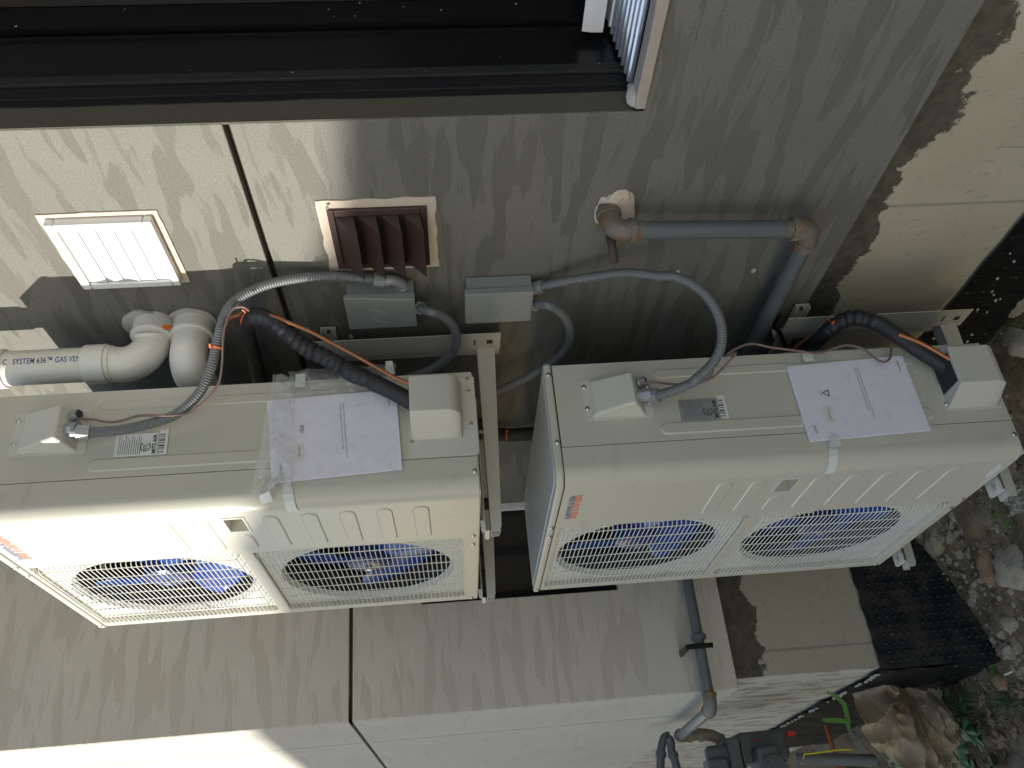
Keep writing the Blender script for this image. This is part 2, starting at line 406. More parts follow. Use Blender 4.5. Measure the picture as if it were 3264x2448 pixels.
def membrane2():
    m, t, b = nodes_of('scuffed_black_membrane'); v = coords(t, (1, 26, 4))
    n = noise_n(t, v, 5, 6, .7); n2 = noise_n(t, coords(t), 60, 3, .6)
    c = mix(t, ramp(t, n, .45, .75), (.005, .005, .006, 1), (.030, .029, .028, 1)); c = mix(t, ramp(t, n2, .68, .72), c, (.38, .37, .34, 1))
    t.links.new(c, b.inputs['Base Color']); b.inputs['Roughness'].default_value = .6; b.inputs['Specular IOR Level'].default_value = .15; bump(t, b, n, .8, .006); return m
M_MEMB2 = membrane2()
def soil():
    m, t, b = nodes_of('stony_brown_soil'); v = coords(t)
    n = noise_n(t, v, 4, 5, .6); n2 = noise_n(t, v, 28, 6, .7); n3 = noise_n(t, v, 110, 3, .6); n4 = noise_n(t, v, 2.0, 3)
    c = mix(t, ramp(t, n2, .3, .7), (.11, .082, .050, 1), (.30, .225, .14, 1))
    c = mix(t, ramp(t, n, .5, .62), c, mix(t, n2, (.17, .135, .09, 1), (.36, .30, .22, 1)))
    c = mix(t, ramp(t, n4, .56, .68), c, (.045, .060, .020, 1))
    c = mix(t, math_n(t, 'MULTIPLY', ramp(t, n3, .60, .68), .6), c, (.36, .32, .25, 1))
    c = mix(t, math_n(t, 'MULTIPLY', ramp(t, n3, .26, .36), .8), (.03, .022, .012, 1), c)
    t.links.new(c, b.inputs['Base Color']); b.inputs['Roughness'].default_value = .95; b.inputs['Specular IOR Level'].default_value = .15
    bump(t, b, math_n(t, 'ADD', n2, math_n(t, 'MULTIPLY', n3, .4)), .9, .015); return m
M_SOIL = soil()

# ------------------------------------------------------------------ ground
def nz(x, y, z, s): return noise.noise(Vector((x*s, y*s, z*s)))
xs = [-60, -30, -15, -8, -4, -2, -1.2]+[-.8+i*.022 for i in range(112)]+[1.8, 2.4, 4, 8, 15, 30, 60]
ys = [-60, -30, -15, -8, -4, -1, .5, 1.2]+[1.6+i*.026 for i in range(190)]+[7, 9, 13, 20, 35, 60]
g = MB(); nx = len(xs)
for y in ys:
    for x in xs:
        h = gz(x, y)+.045*nz(x, y, 0, 3.1)+.022*nz(x, y, 4, 9)+.010*abs(nz(x, y, 7, 30))+.006*nz(x, y, 2, 60)
        g.v.append((x, y, h))
for j in range(len(ys)-1):
    for i in range(nx-1):
        a = j*nx+i; g.f.append((a, a+1, a+nx+1, a+nx)); g.mi.append(0)
ground = g.build('ground', M_SOIL, smooth=True); tag(ground, 'bare stony brown soil at the foot of the foundation', kind='structure')

pt = MB().box((-14, -16, -2.6), (1.35, .2, -1.84)).build('bounce_slab', simple('pale_bounce_concrete', (.62, .60, .55), .9, var=.1, vs=3)); tag(pt, 'added unseen pale slab behind the viewer, bouncing light', kind='structure')  # added out of view to bounce light onto the end wall
# ------------------------------------------------------------------ house
XW, YW, XC = 1.40, 3.50, 0.555           # windowed wall, end wall, outer corner
JZ = .421; SB = -1.10; TOP = 2.6
house = thing('house', (1.4, 3.5, -2.2), 'grey stuccoed house corner with a black window and bare concrete foundation', 'house')
SM = .0015
def poly_yz(x, poly, depth, name, mat, **k):     # panel facing -x, poly in (y, z)
    return MB().prism(poly, (x, 0, 0), (0, 1, 0), (0, 0, 1), (1, 0, 0), depth).build(name, mat, house, **k)
YJ = 1.300
poly_yz(XW, [(YJ, JZ+.007), (YW-.001, JZ+.007), (YW-.001, TOP), (YJ, TOP)], .17, 'stucco_panel', M_ST1, bevel=.004)
poly_yz(XW, [(-4, SB), (YW-.001, SB), (YW-.001, JZ-.007), (YJ, JZ-.007), (YJ, -.464), (-4, -.464)], .17, 'stucco_panel', M_ST1, bevel=.004)
poly_yz(XW+.025, [(YJ+.012, JZ-.03), (YW, JZ-.03), (YW, JZ+.03), (YJ+.012, JZ+.03)], .10, 'joint_strip', M_JOINT)
# end wall facing the camera, with an opening for its window (x .985-1.395, z -.68..+.135)
def poly_xz(y, poly, depth, name, mat, **k):
    return MB().prism(poly, (0, y, 0), (1, 0, 0), (0, 0, 1), (0, 1, 0), depth).build(name, mat, house, **k)
WX0, WZ0, WZ1 = .986, -.682, .135
poly_xz(YW, [(XC, JZ+.007), (XW+.1, JZ+.007), (XW+.1, TOP), (XC, TOP)], .12, 'stucco_panel', M_ST2, bevel=.004)
poly_xz(YW, [(XC, SB), (XW+.1, SB), (XW+.1, WZ0), (WX0, WZ0), (WX0, WZ1), (XW+.1, WZ1), (XW+.1, JZ-.007), (XC, JZ-.007)], .12, 'stucco_panel', M_ST2, bevel=.004)
poly_xz(YW+.022, [(XC+.03, JZ-.03), (XW+.1, JZ-.03), (XW+.1, JZ+.03), (XC+.03, JZ+.03)], .06, 'joint_strip', M_JOINT)
# side wall beyond the corner, facing -x; starts just behind the end wall's face
for z0, z1 in ((JZ+.007, TOP), (SB, JZ-.007)):
    MB().prism([(YW+.004, z0), (9, z0), (9, z1), (YW+.004, z1)], (XC-.002, 0, 0), (0, 1, 0), (0, 0, 1), (1, 0, 0), .09).build('stucco_panel', M_ST3, house, bevel=.003)
MB().box((XC+.022, YW+.03, JZ-.03), (XC+.08, 9, JZ+.03)).build('joint_strip', M_JOINT, house)
# hairline control line down the side wall
MB().box((XC-.0028, 4.066, SB+.01), (XC-.001, 4.0685, TOP)).build('hairline_joint', simple('hairline', (.30, .28, .25), .9), house)
# foundations
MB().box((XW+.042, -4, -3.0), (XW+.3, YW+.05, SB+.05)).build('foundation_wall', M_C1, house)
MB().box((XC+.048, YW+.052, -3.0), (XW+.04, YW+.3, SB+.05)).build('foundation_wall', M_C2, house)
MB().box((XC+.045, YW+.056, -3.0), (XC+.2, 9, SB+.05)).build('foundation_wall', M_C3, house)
# mass behind so no light leaks through
MB().box((XW+.60, -4, -3), (XW+.65, 9, TOP+1)).build('inner_wall', M_JOINT, house)
MB().box((XW+.2, 3.62, -1.05), (XW+.59, 9, TOP)).build('inner_wall', M_JOINT, house)
MB().box((-.2+XC+.2, 3.85, TOP), (XW+.7, 9.0, TOP+.1)).build('roof_edge', M_JOINT, house)
MB().box((XW-.04, -4, TOP), (XW+.7, 3.849, TOP+.1)).build('roof_edge', M_JOINT, house)

MB().box((XW+.003, YJ-.0018, -.462), (1.4615, YJ+.004, TOP)).build('reveal_strip', simple('dark_reveal', (.10, .092, .068), .95, var=.15, vs=40, bs=260, bstr=.7, bd=.002), house)  # thin dark olive strip over the window reveal
# window in the long wall: opening nearer than YJ, above the sill
win = MB().box((1.478, YJ-.010, -.44), (1.511, YJ-.001, TOP)).build('window', M_BLK2, house, bevel=.002, label='wide black window with a ribbed metal sill')
def wp(name, a, b, mat, **k): return MB().box(a, b).build(name, mat, win, **k)
flash = MB()
nn = 60
for i in range(nn):                       # wavy charcoal flashing strip down the reveal
    z0 = -.45+i*(TOP+.45)/nn; z1 = z0+(TOP+.45)/nn
    w0 = .004*nz(0, z0, 0, 6); w1 = .004*nz(0, z1, 0, 6)
    flash.add([(1.462+w0, YJ-.0035, z0), (1.502, YJ-.0035, z0), (1.462+w1, YJ-.0035, z1), (1.502, YJ-.0035, z1)], [(0, 1, 3, 2)])
flash.build('flashing', M_BLK2, win)
wp('jamb_bead', (1.515, YJ-.016, -.44), (1.540, YJ-.002, TOP), M_DUST, bevel=.002)
wp('jamb', (1.540, YJ-.012, -.44), (1.655, YJ-.002, TOP), M_BLK)
wp('jamb_bead', (1.655, YJ-.018, -.44), (1.662, YJ-.002, TOP), M_BLK)
wp('jamb', (1.676, YJ-.030, -.42), (1.745, YJ-.002, TOP), M_BLK)
wp('glass', (1.748, -4, -.38), (1.752, YJ-.03, TOP), M_GLASS)
e1 = at(1883, 103, 'y', 1.262); e2_ = at(1921, 103, 'y', 1.262); e3 = at(1935, 98, 'y', 1.262); e4 = at(1956, 90, 'y', 1.262)
xb = (e1.x+e2_.x)/2
MB().prism([(e1.x, e1.z), (e1.x+.004, e1.z+.02), (e2_.x+.05, e2_.z+.02), (e2_.x, e2_.z)], (0, -4, 0), (1, 0, 0), (0, 0, 1), (0, 1, 0), 5.262).build('vinyl_frame', M_VINYL, win)
MB().prism([(e3.x+.004, e3.z-.004), (e4.x+.05, e4.z+.012), (e4.x+.05, e4.z), (e4.x, e4.z-.002)], (0, -4, 0), (1, 0, 0), (0, 0, 1), (0, 1, 0), 5.255).build('vinyl_frame', M_VINYL, win)
sill = MB(); prof = []
for i in range(9):                        # ribs run along the wall
    x0 = 1.445+i*.026; z = -.4355+i*.0022
    prof += [(x0, z), (x0+.017, z), (x0+.019, z+.0045), (x0+.023, z+.0045), (x0+.025, z)]
prof = [(1.438, -.437)]+prof
n = len(prof)
sill.add([(p[0], -4, p[1]) for p in prof]+[(p[0], 1.272, p[1]) for p in prof], [(i, i+1, n+i+1, n+i) for i in range(n-1)])
sill.build('ribbed_sill', M_RIB, win)
wp('sill_base', (1.402, -4, -.463), (1.70, YJ, -.4415), M_BLK2)
md = MB(); pts = []
for i in range(121):                      # mortar fillet under the sill
    y = -4+i*(5.285/120); pts.append((y, -.447+.0035*nz(y, 0, 3, 12)+.002*nz(y, 5, 3, 40)))
lo = [(y, -.4635) for y, _ in pts]
md.prism([(a, b+.008) for a, b in pts]+lo[::-1], (1.391, 0, 0), (0, 1, 0), (0, 0, 1), (1, 0, 0), .046)
md.build('mortar_fillet', M_FILLET, house, bevel=.003)
def lump(name, c, r, mat, parent, seed=0, sub=3, sq=(1, 1, 1), amp=.25, fr=2.5, local=False):
    bm = bmesh.new(); bmesh.ops.create_icosphere(bm, subdivisions=sub, radius=1)
    for v in bm.verts:
        d = 1+amp*noise.noise(v.co*fr*.6+Vector((seed*3.1, seed, 0)))+amp*.5*noise.noise(v.co*fr*1.9+Vector((seed, 9, 0)))
        v.co = Vector((v.co.x*sq[0], v.co.y*sq[1], v.co.z*sq[2]))*d*r
    b = MB(); b.add([Vector(c)+v.co for v in bm.verts], [tuple(x.index for x in f.verts) for f in bm.faces]); bm.free()
    return b.build(name, mat, parent, smooth=True, local=local)
lump('mortar_lump', (1.425, 1.275, -.447), .028, M_PATCH2, house, 3, sq=(1.1, .9, .75))
deb = MB()
for i in range(70):
    c = Vector((1.70+random.gauss(0, .02), 1.24+random.gauss(0, .02), -.42+random.random()*.015))
    d = Vector((random.gauss(0, 1), random.gauss(0, 1), random.gauss(0, .5))).normalized()*random.uniform(.006, .02)
    deb.tube([c, c+d], .0007, 4, caps=False)
deb.build('dry_debris', M_SOILDARK, win)['kind'] = 'stuff'

fl = MB()
for k in range(16):
    x = random.choice([random.uniform(1.545, 1.65), random.uniform(1.68, 1.74), random.uniform(1.516, 1.538)]); z = random.uniform(-.4, 1.0); r = random.uniform(.0006, .0016)
    yy = YJ-(.0125 if x < 1.655 else .0305) if x > 1.54 else YJ-.0165
    fl.add([(x-r, yy, z-r), (x+r*random.uniform(1, 5), yy, z-r), (x+r, yy, z+r*random.uniform(1, 4))], [(0, 1, 2)])
fl.build('dust_fleck', M_PATCH2, win)['kind'] = 'stuff'

# window in the end wall, behind the heat pumps
w2 = MB().box((WX0+.004, YW+.03, WZ0+.004), (WX0+.034, YW+.09, WZ1-.004)).build('window', M_BLK, house, label='black framed basement window behind the heat pumps')
MB().box((WX0+.034, YW+.03, WZ0+.004), (XW+.03, YW+.09, WZ0+.034)).build('frame', M_BLK, w2)
MB().box((WX0+.034, YW+.03, WZ1-.034), (XW+.03, YW+.09, WZ1-.004)).build('frame', M_BLK, w2)
MB().box((WX0+.034, YW+.055, WZ0+.034), (XW+.03, YW+.06, WZ1-.034)).build('glass', M_GLASS, w2)
MB().box((WX0+.20, YW+.04, WZ0+.034), (WX0+.225, YW+.075, WZ1-.034)).build('mullion', M_BLK2, w2)
MB().box((WX0-.001, YW-.004, WZ0-.012), (XW-.002, YW+.05, WZ0+.003)).build('ledge', M_ST2, w2, bevel=.003)
MB().box((1.372, YW-.006, -.45), (1.398, YW+.02, WZ1)).build('side_trim', M_VINYL, w2)

# sealant and mortar patches
def patch(name, y0, y1, z0, z1, mat, w=.0, jit=.004, th=.004, seed=0):
    pts = []
    for (a, b), (c, d) in zip([(y0, z0), (y1, z0), (y1, z1), (y0, z1)], [(y1, z0), (y1, z1), (y0, z1), (y0, z0)]):
        for i in range(12):
            t = i/12; y = a+(c-a)*t; z = b+(d-b)*t
            pts.append((y+jit*nz(y, z, seed, 22), z+jit*nz(y, z, seed+5, 22)))
    return MB().prism(pts, (XW, 0, 0), (0, 1, 0), (0, 0, 1), (-1, 0, 0), th).build(name, mat, house, bevel=.0015)
patch('mortar_patch', 1.551, 1.826, .636, .908, M_PATCH, seed=1)
patch('mortar_patch', 1.539, 1.806, -.006, .275, M_PATCH, seed=2, jit=.006)
def blob(name, y, z, ry, rz, mat, seed, jit=.25, th=.010):
    pts = []
    for i in range(30):
        a = 2*PI*i/30; k = 1+jit*noise.noise(Vector((math.cos(a)*1.5, math.sin(a)*1.5, seed)))
        pts.append((y+ry*k*math.cos(a), z+rz*k*math.sin(a)))
    b = MB(); b.prism(pts, (XW, 0, 0), (0, 1, 0), (0, 0, 1), (-1, 0, 0), th)
    return b.build(name, mat, house, bevel=.004)
pc = at(2000, 650, 'x', XW)
lump('mortar_patch', (XW+.004, pc.y+.018, pc.z+.026), .052, M_PATCH, house, 3, sub=4, sq=(.5, 1.3, .95), amp=.26, fr=2.4)
blob('mortar_patch', 2.005, .800, .068, .064, M_PATCH2, 6, .12, .012)
blob('mortar_patch', 2.010, .677, .072, .066, M_PATCH2, 9, .12, .009)
for i, (px, py) in enumerate([(2160, 868), (2402, 862), (1070, 1074), (1118, 1072), (1055, 1050)]):
    p = at(px, py, 'x', XW); blob('plaster_fleck', p.y, p.z, .011, .006, M_STICK if i > 2 else M_PATCH, i, .6, .002)

# black dimpled drainage membrane round the foundation
def dimples(b, o, ax, ay, nrm, w, h, pitch, r, hh, skip=lambda a, c: False):
    o = Vector(o); ax = Vector(ax); ay = Vector(ay); nrm = Vector(nrm)
    for i in range(int(w/pitch)):
        for j in range(int(h/pitch)):
            a = (i+.5)*pitch; c = (j+.5)*pitch
            if skip(a, c): continue
            ctr = o+ax*(a+.003*nz(i, j, 0, .7))+ay*(c+.004*nz(i, j, 3, .3)); vs = []
            for rad, ht in ((r, 0), (r*.78, hh*.75), (r*.35, hh)):
                for k in range(7):
                    t = 2*PI*k/7; vs.append(ctr+(ax*math.cos(t)+ay*math.sin(t))*rad+nrm*ht)
            vs.append(ctr+nrm*hh*.9)
            fs = [(q*7+k, q*7+(k+1) % 7, (q+1)*7+(k+1) % 7, (q+1)*7+k) for q in range(2) for k in range(7)]
            fs += [(14+k, 14+(k+1) % 7, 21) for k in range(7)]
            b.add(vs, fs)
YM = YW+.038
def sheet(b, P, n1, n2, amp, nrm, seed):
    nrm = Vector(nrm); base = len(b.v); vs = []
    for j in range(n2+1):
        for i in range(n1+1):
            p = Vector(P(i/n1, j/n2)); vs.append(p+nrm*amp*nz(p.x+p.y, p.z, seed, 7))
    b.add(vs, [(j*(n1+1)+i, j*(n1+1)+i+1, (j+1)*(n1+1)+i+1, (j+1)*(n1+1)+i) for j in range(n2) for i in range(n1)])
memb = thing('drainage_membrane', (.59, 3.54, -2.2), 'black dimpled drainage membrane wrapped round the foundation corner', 'membrane')
b = MB()
sheet(b, lambda s, t: (.588+s*.86, YM-.002, -1.712+.022*s+.010*nz(s*3, 0, 1, 5)*(t > .99) - (1-t)*.75), 50, 24, .004, (0, -1, 0), 1)
b.build('membrane_sheet', M_MEMB, memb, smooth=True)
b = MB(); dimples(b, (.60, YM-.006, -1.745), (1, 0, 0), (0, 0, -1), (0, -1, 0), .84, .50, .0355, .0085, .007)
b.build('dimple', M_MEMB, memb, smooth=True)['kind'] = 'stuff'
b = MB()
sheet(b, lambda s, t: (.586-.012*abs(nz(s*4, t*2, 0, 3))-.02*(1-t)*s, YM-.002+s*2.6, -1.712-.10*s+.03*nz(s*6, 0, 1, 3)*(t > .9)-(1-t)*.8), 90, 26, .010, (-1, 0, 0), 2)
b.build('membrane_sheet', M_MEMB2, memb, smooth=True, label='scuffed torn flap of the membrane past the corner')
b = MB()
for k in range(150):
    q = random.random()**1.3; y = YM+q*2.5; r = random.uniform(.002, .008); z = -1.712-.10*(y-YM)/2.6+random.gauss(.004, .006)
    if noise.noise(Vector((y*5, 0, 3))) < -.15: continue
    b.prism([(y+r*1.6*(1+.5*nz(a, k, 0, 3))*math.cos(a*PI/3.5), z+r*(1+.6*nz(a, k, 4, 3))*math.sin(a*PI/3.5)) for a in range(7)], (.577, 0, 0), (0, 1, 0), (0, 0, 1), (-1, 0, 0), .006)
b.build('torn_white_edge', M_PATCH2, memb)['kind'] = 'stuff'
memb2 = thing('drainage_membrane', (1.43, 2.2, -1.7), 'strip of black membrane low on the long foundation wall, flecked with white mortar', 'membrane')
b = MB(); sheet(b, lambda s, t: (1.428, .6+s*2.93, -1.597-.008*s+.006*nz(s*9, 0, 1, 3)-(1-t)*.75), 80, 14, .006, (-1, 0, 0), 4)
b.build('membrane_sheet', M_MEMB2, memb2, smooth=True)
b = MB()
for i in range(22):
    y = random.uniform(1.6, 2.4); z = random.uniform(-1.78, -1.62); r = random.uniform(.0015, .005)
    pts = [(y+r*(1+.5*nz(a, i, 0, 3))*math.cos(a*PI/4)*1.5, z+r*(1+.5*nz(a, i, 4, 3))*math.sin(a*PI/4)) for a in range(8)]
    b.prism(pts, (1.424, 0, 0), (0, 1, 0), (0, 0, 1), (-1, 0, 0), .004)
b.build('mortar_fleck', M_PATCH2, memb2)['kind'] = 'stuff'

# ------------------------------------------------------------------ white louvred vent
XV = 1.375
vent = thing('wall_vent', (XW, 1.69, .77), 'white plastic louvred wall vent in a beige mortar patch, in the sun', 'vent')
b = MB(); o_, i_ = (1.566, 1.812, .652, .894), (1.592, 1.790, .672, .872)
def frame_mb(x, depth, o, i):
    b = MB()
    b.box((x, o[0], i[3]), (x+depth, o[1], o[3])); b.box((x, o[0], o[2]), (x+depth, o[1], i[2]))
    b.box((x, o[0], i[2]+.0), (x+depth, i[0], i[3])); b.box((x, i[1], i[2]), (x+depth, o[1], i[3])); return b
MB().box((XV, 1.566, .872), (XW-.001, 1.812, .894)).build('frame', M_VENT, vent, bevel=.004)
MB().box((XV, 1.566, .652), (XW-.001, 1.812, .672)).build('frame', M_VENT, vent, bevel=.004)
MB().box((XV, 1.566, .6725), (XW-.001, 1.590, .8715)).build('frame', M_VENT, vent, bevel=.004)
MB().box((XV, 1.791, .6725), (XW-.001, 1.812, .8715)).build('frame', M_VENT, vent, bevel=.004)
MB().box((XW-.003, 1.585, .668), (XW-.001, 1.795, .875)).build('back_plate', M_SEAM, vent)
first = None
for k in range(5):                         # overlapping gravity flaps, far ends bowed
    z1 = .871-k*.0405; b = MB(); vs = []; n = 10
    for j in range(n+1):
        y = 1.591+j*.0198; bow = .0075*(1-math.sin(PI*min(1, (y-1.66)/.14+.5)))*(y > 1.66) if False else 0
        vs += [(XV+.0085, y, z1), (XV+.0045, y, z1-.0425)]
    b.add(vs+[(v[0]+.002, v[1], v[2]) for v in vs], [(2*j, 2*j+1, 2*j+3, 2*j+2) for j in range(n)]+[(2*j+1, 2*j+23, 2*j+25, 2*j+3) for j in range(n)])
    b.build('louvre_flap', M_VENT, vent)

# ------------------------------------------------------------------ brown louvred vent
bv = thing('wall_vent', (XW, 1.68, .13), 'dark brown metal wall vent with four projecting louvres above the grey boxes', 'vent')
by0, by1, bz0, bz1 = 1.566, 1.789, .016, .252
MB().box((XW-.012, by0, bz1-.016), (XW-.003, by1, bz1)).build('frame', M_BRN, bv, bevel=.002)
MB().box((XW-.012, by0, bz0), (XW-.003, by1, bz0+.016)).build('frame', M_BRN, bv, bevel=.002)
MB().box((XW-.012, by0, bz0+.0165), (XW-.003, by0+.022, bz1-.0165)).build('frame', M_BRN, bv, bevel=.002)
MB().box((XW-.012, by1-.014, bz0+.0165), (XW-.003, by1, bz1-.0165)).build('frame', M_BRN, bv, bevel=.002)
MB().box((XW-.005, by0+.01, bz0+.01), (XW-.0035, by1-.01, bz1-.01)).build('back_plate', M_HOLE, bv)
for k in range(4):                         # hoods: sloping blade with closed triangular cheeks
    zt = bz1-.018-k*.0525; ya, yb = by0+.024, by1-.016; xo = XW-.058; xi = XW-.008; zb = zt-.050
    b = MB()
    b.add([(xi, ya, zt), (xi, yb, zt), (xo, ya+.012, zb), (xo, yb+.004, zb), (xi, ya, zb+.008), (xi, yb, zb+.008)],
          [(0, 1, 3, 2), (0, 2, 4), (1, 5, 3)])
    o = b.build('louvre_blade', M_BRN, bv); q = o.modifiers.new('thick', 'SOLIDIFY'); q.thickness = .0016
p = at(1043, 660, 'x', 1.388); MB().tube([p, p-Vector((.004, 0, 0))], .0045, 10).build('screw', M_SCREW, bv)

# ------------------------------------------------------------------ disconnect boxes
def disconnect(z0, z1, ytilt, label, side_knock):
    t = thing('disconnect_box', (XW, 1.92, z0), label, 'electrical box', 'grey electrical disconnect boxes on the wall')
    y0, y1 = 1.860, 1.985; xf = 1.334
    MB().box((1.346, y0, z0), (XW-.002, y1, z1)).build('enclosure', M_BOX, t, bevel=.002)
    c = MB(); d = ytilt
    c.add([(xf, y0-.008+d, z0-.002), (xf, y1+.004, z0-.002), (xf, y1+.004, z1+.006), (xf, y0-.008-d, z1+.006)]
          + [(xf+.022, y0-.006, z0-.002), (xf+.022, y1+.006, z0-.002), (xf+.022, y1+.006, z1+.006), (xf+.022, y0-.006, z1+.006)],
          [(0, 1, 2, 3)[::-1], (4, 5, 6, 7), (0, 1, 5, 4), (1, 2, 6, 5), (2, 3, 7, 6), (3, 0, 4, 7)])
    c.build('cover', M_BOX, t, bevel=.0025)
    h = MB()                                # embossed crest: a few curved raised lines
    yc, zc = (y0+y1)/2+.01, z0+(z1-z0)*.56
    for k in range(9):
        pts = [Vector((xf-.0002, yc-.03+.007*k+.008*math.sin(a*.7+k), zc+.045*(a/6-.5)*(1-.06*k)+.008*math.cos(a+k*2))) for a in range(7)]
        h.tube(smooth_path(pts, .006), .0014, 5)
    h.build('embossed_crest', M_BOX, t, smooth=True)
    MB().box((xf-.0012, yc-.032, z0+.032), (xf, yc+.03, z0+.046)).build('embossed_badge', M_BOX, t, bevel=.0005)
    MB().box((xf+.004, yc-.012, z0-.012), (xf+.020, yc+.014, z0-.002)).build('latch', M_SCREW, t, bevel=.001)
    if side_knock: MB().tube([(1.375, y0-.0012, z0+.028), (1.375, y0+.001, z0+.028)], .0125, 20).build('knockout', M_BOX, t, bevel=.0006)
    return t
disconnect(.064, .241, .010, 'grey disconnect box just below the brown vent, with an elbow fitting on its side', False)
disconnect(-.252, -.076, .0, 'lower grey disconnect box, with a round knockout on its side', True)

# ------------------------------------------------------------------ gas pipe along the wall
GXW, GR = 1.322, .0225
gas = thing('gas_pipe', (1.33, 1.6, -.95), 'painted grey steel gas pipe with rusty elbows running round the house corner', 'pipe')
a0 = Vector((GXW, 1.598, -.425)); a1 = Vector((GXW, 1.622, -.935)); a2 = Vector((GXW, 3.395, -.950)); a3 = Vector((.475, 3.395, -.945))
a4 = Vector((.475, 4.17, -.985))
def seg_pipe(p, q, r, mat, name='pipe_length', cut=(.035, .035), par=None):
    p = Vector(p); q = Vector(q); d = (q-p).normalized()
    return MB().tube([p+d*cut[0], q-d*cut[1]], r, 20).build(name, mat, par, smooth=True)
seg_pipe(a0, a1, GR, M_GAS, par=gas); seg_pipe(a1, a2, GR, M_GAS, par=gas)
seg_pipe(a2, a3, GR*.93, M_GAS, par=gas); seg_pipe(a3, a4, GR*.93, M_GAS, par=gas)
def elbow(c, d0, d1, r, par, mat=M_RUST, rb=.036):
    d0 = Vector(d0).normalized(); d1 = Vector(d1).normalized()
    path = bend(c, d0, d1, rb, 10)
    path = [path[0]-d0*.010]+path+[path[-1]+d1*.010]
    e = MB().tube(path, r*1.22, 20).build('elbow', mat, par, smooth=True)
    for p, d in ((path[0], -d0), (path[-1], d1)):
        MB().tube([p-d*.004, p+d*.012], r*1.38, 20).build('collar', mat, e, bevel=.002)
        MB().tube([p+d*.012, p+d*.015, p+d*.018, p+d*.021, p+d*.024, p+d*.027, p+d*.030], [r*1.05, r*1.0, r*1.06, r*1.0, r*1.05, r*1.0, r*1.04], 16).build('thread', mat, e, smooth=True)
    return e
elbow(a0, (-1, 0, 0), a1-a0, GR, gas); elbow(a1, a1-a0, a2-a1, GR, gas)
MB().tube([(XW+.01, a0.y, a0.z), (GXW+.03, a0.y, a0.z)], GR, 16).build('pipe_length', M_GAS, gas, smooth=True)
elbow(a2, a2-a1, a3-a2, GR*.93, gas); elbow(a3, a3-a2, a4-a3, GR*.93, gas); elbow(a4, a4-a3, (0, 0, -1), GR*.93, gas)
seg_pipe(a4, a4+Vector((0, 0, -.19)), GR*.93, M_RUST, 'nipple', par=gas)
a5 = a4+Vector((0, 0, -.15)); elbow(a5, (0, 0, -1), (-.55, .2, -.8), GR, gas)
# clamp on the end wall
cp = at(2232, 2062, 'y', 3.395)
MB().box((cp.x-.012, 3.364, -.992), (cp.x+.008, 3.371, -.885)).build('clamp_strap', M_BLK, gas, bevel=.002)
MB().box((cp.x-.012, 3.372, -.899), (cp.x+.008, YW-.001, -.885)).build('clamp_bracket', M_BLK, gas, bevel=.002)
MB().tube([(cp.x+.028, 3.395, -.95), (cp.x+.048, 3.395, -.95)], GR*1.3, 18).build('coupling', M_GAS, gas, bevel=.003)
# small open pipe stub by the top elbow
st = thing('pipe_stub', (XW, 1.66, -.45), 'short open rusty brown pipe stub poking from the wall beside the top elbow', 'pipe')
p0 = at(1945, 740, 'x', XW-.005); p1 = at(1958, 838, 'x', 1.328)
MB().tube([p0, p1], .0115, 14, caps=False).build('stub', simple('brown_stub_rust', (.085, .055, .045), .7, var=.3, vs=40), st, smooth=True).modifiers.new('thick', 'SOLIDIFY').thickness = .002
MB().tube([p0.lerp(p1, .6), p0.lerp(p1, .62)], .010, 12).build('stub_inside', M_HOLE, st)

# vent loops and meter by the far corner
loops = thing('pipe_loop', (.42, 4.3, -1.3), 'pair of small grey pipe elbows beside the gas meter', 'pipe')
for k, pl in enumerate([[(2104, 2500), (2106, 2420), (2108, 2385), (2118, 2350), (2134, 2345)], [(2175, 2520), (2150, 2420), (2140, 2392), (2138, 2362), (2124, 2346)]]):
    P = [at(x, y, 'y', 4.22-.03*k) for x, y in pl]
    MB().tube(smooth_path(P, .012), .019, 14).build('vent_tube', M_MET, loops, smooth=True)
    MB().tube([P[2]+(P[1]-P[2])*.3, P[2]+(P[1]-P[2])*.8], .025, 14).build('collar', M_MET, loops, bevel=.002)
meter = thing('gas_meter', (.42, 4.2, -1.5), 'dark grey gas meter with two round ports by the far wall', 'gas meter')
def pxbox(x0, x1, y0, y1, yn, yf, name, mat, par, bev=.02):
    a = at(x0, y0, 'y', yn); c = at(x1, y1, 'y', yn)
    return MB().box((min(a.x, c.x), yn, min(a.z, c.z)), (max(a.x, c.x), yf, max(a.z, c.z))).build(name, mat, par, bevel=bev, seg=4)
pxbox(2345, 2528, 2334, 2420, 4.12, 4.30, 'rear_housing', M_MET, meter, .028)
pxbox(2352, 2366, 2352, 2600, 4.06, 4.16, 'flange', M_MET, meter, .003)
pxbox(2412, 2530, 2380, 2600, 4.02, 4.18, 'front_housing', M_MET, meter, .012)
pxbox(2368, 2410, 2372, 2600, 4.05, 4.16, 'middle_housing', M_MET, meter, .012)
pxbox(2250, 2350, 2376, 2440, 4.10, 4.17, 'inlet_body', M_MET, meter, .024)
pxbox(2255, 2349, 2420, 2560, 4.08, 4.18, 'inlet_union', M_MET, meter, .010)
pxbox(2296, 2345, 2354, 2378, 4.12, 4.16, 'plug', M_MET, meter, .004)
for x, y in ((2446, 2428), (2502, 2424)):
    p = at(x, y, 'y', 4.018); q = MB().tube([p, p+Vector((0, -.006, 0))], .010, 16).build('port', M_FIT, meter, bevel=.001)
    MB().tube([p+Vector((0, -.0065, 0)), p+Vector((0, -.0085, 0))], .0065, 14).build('port_hole', M_HOLE, q)
p = at(2470, 2448, 'y', 4.018); MB().tube([p, p+Vector((0, -.008, 0))], .055, 28).build('round_cover', M_MET, meter, bevel=.003)
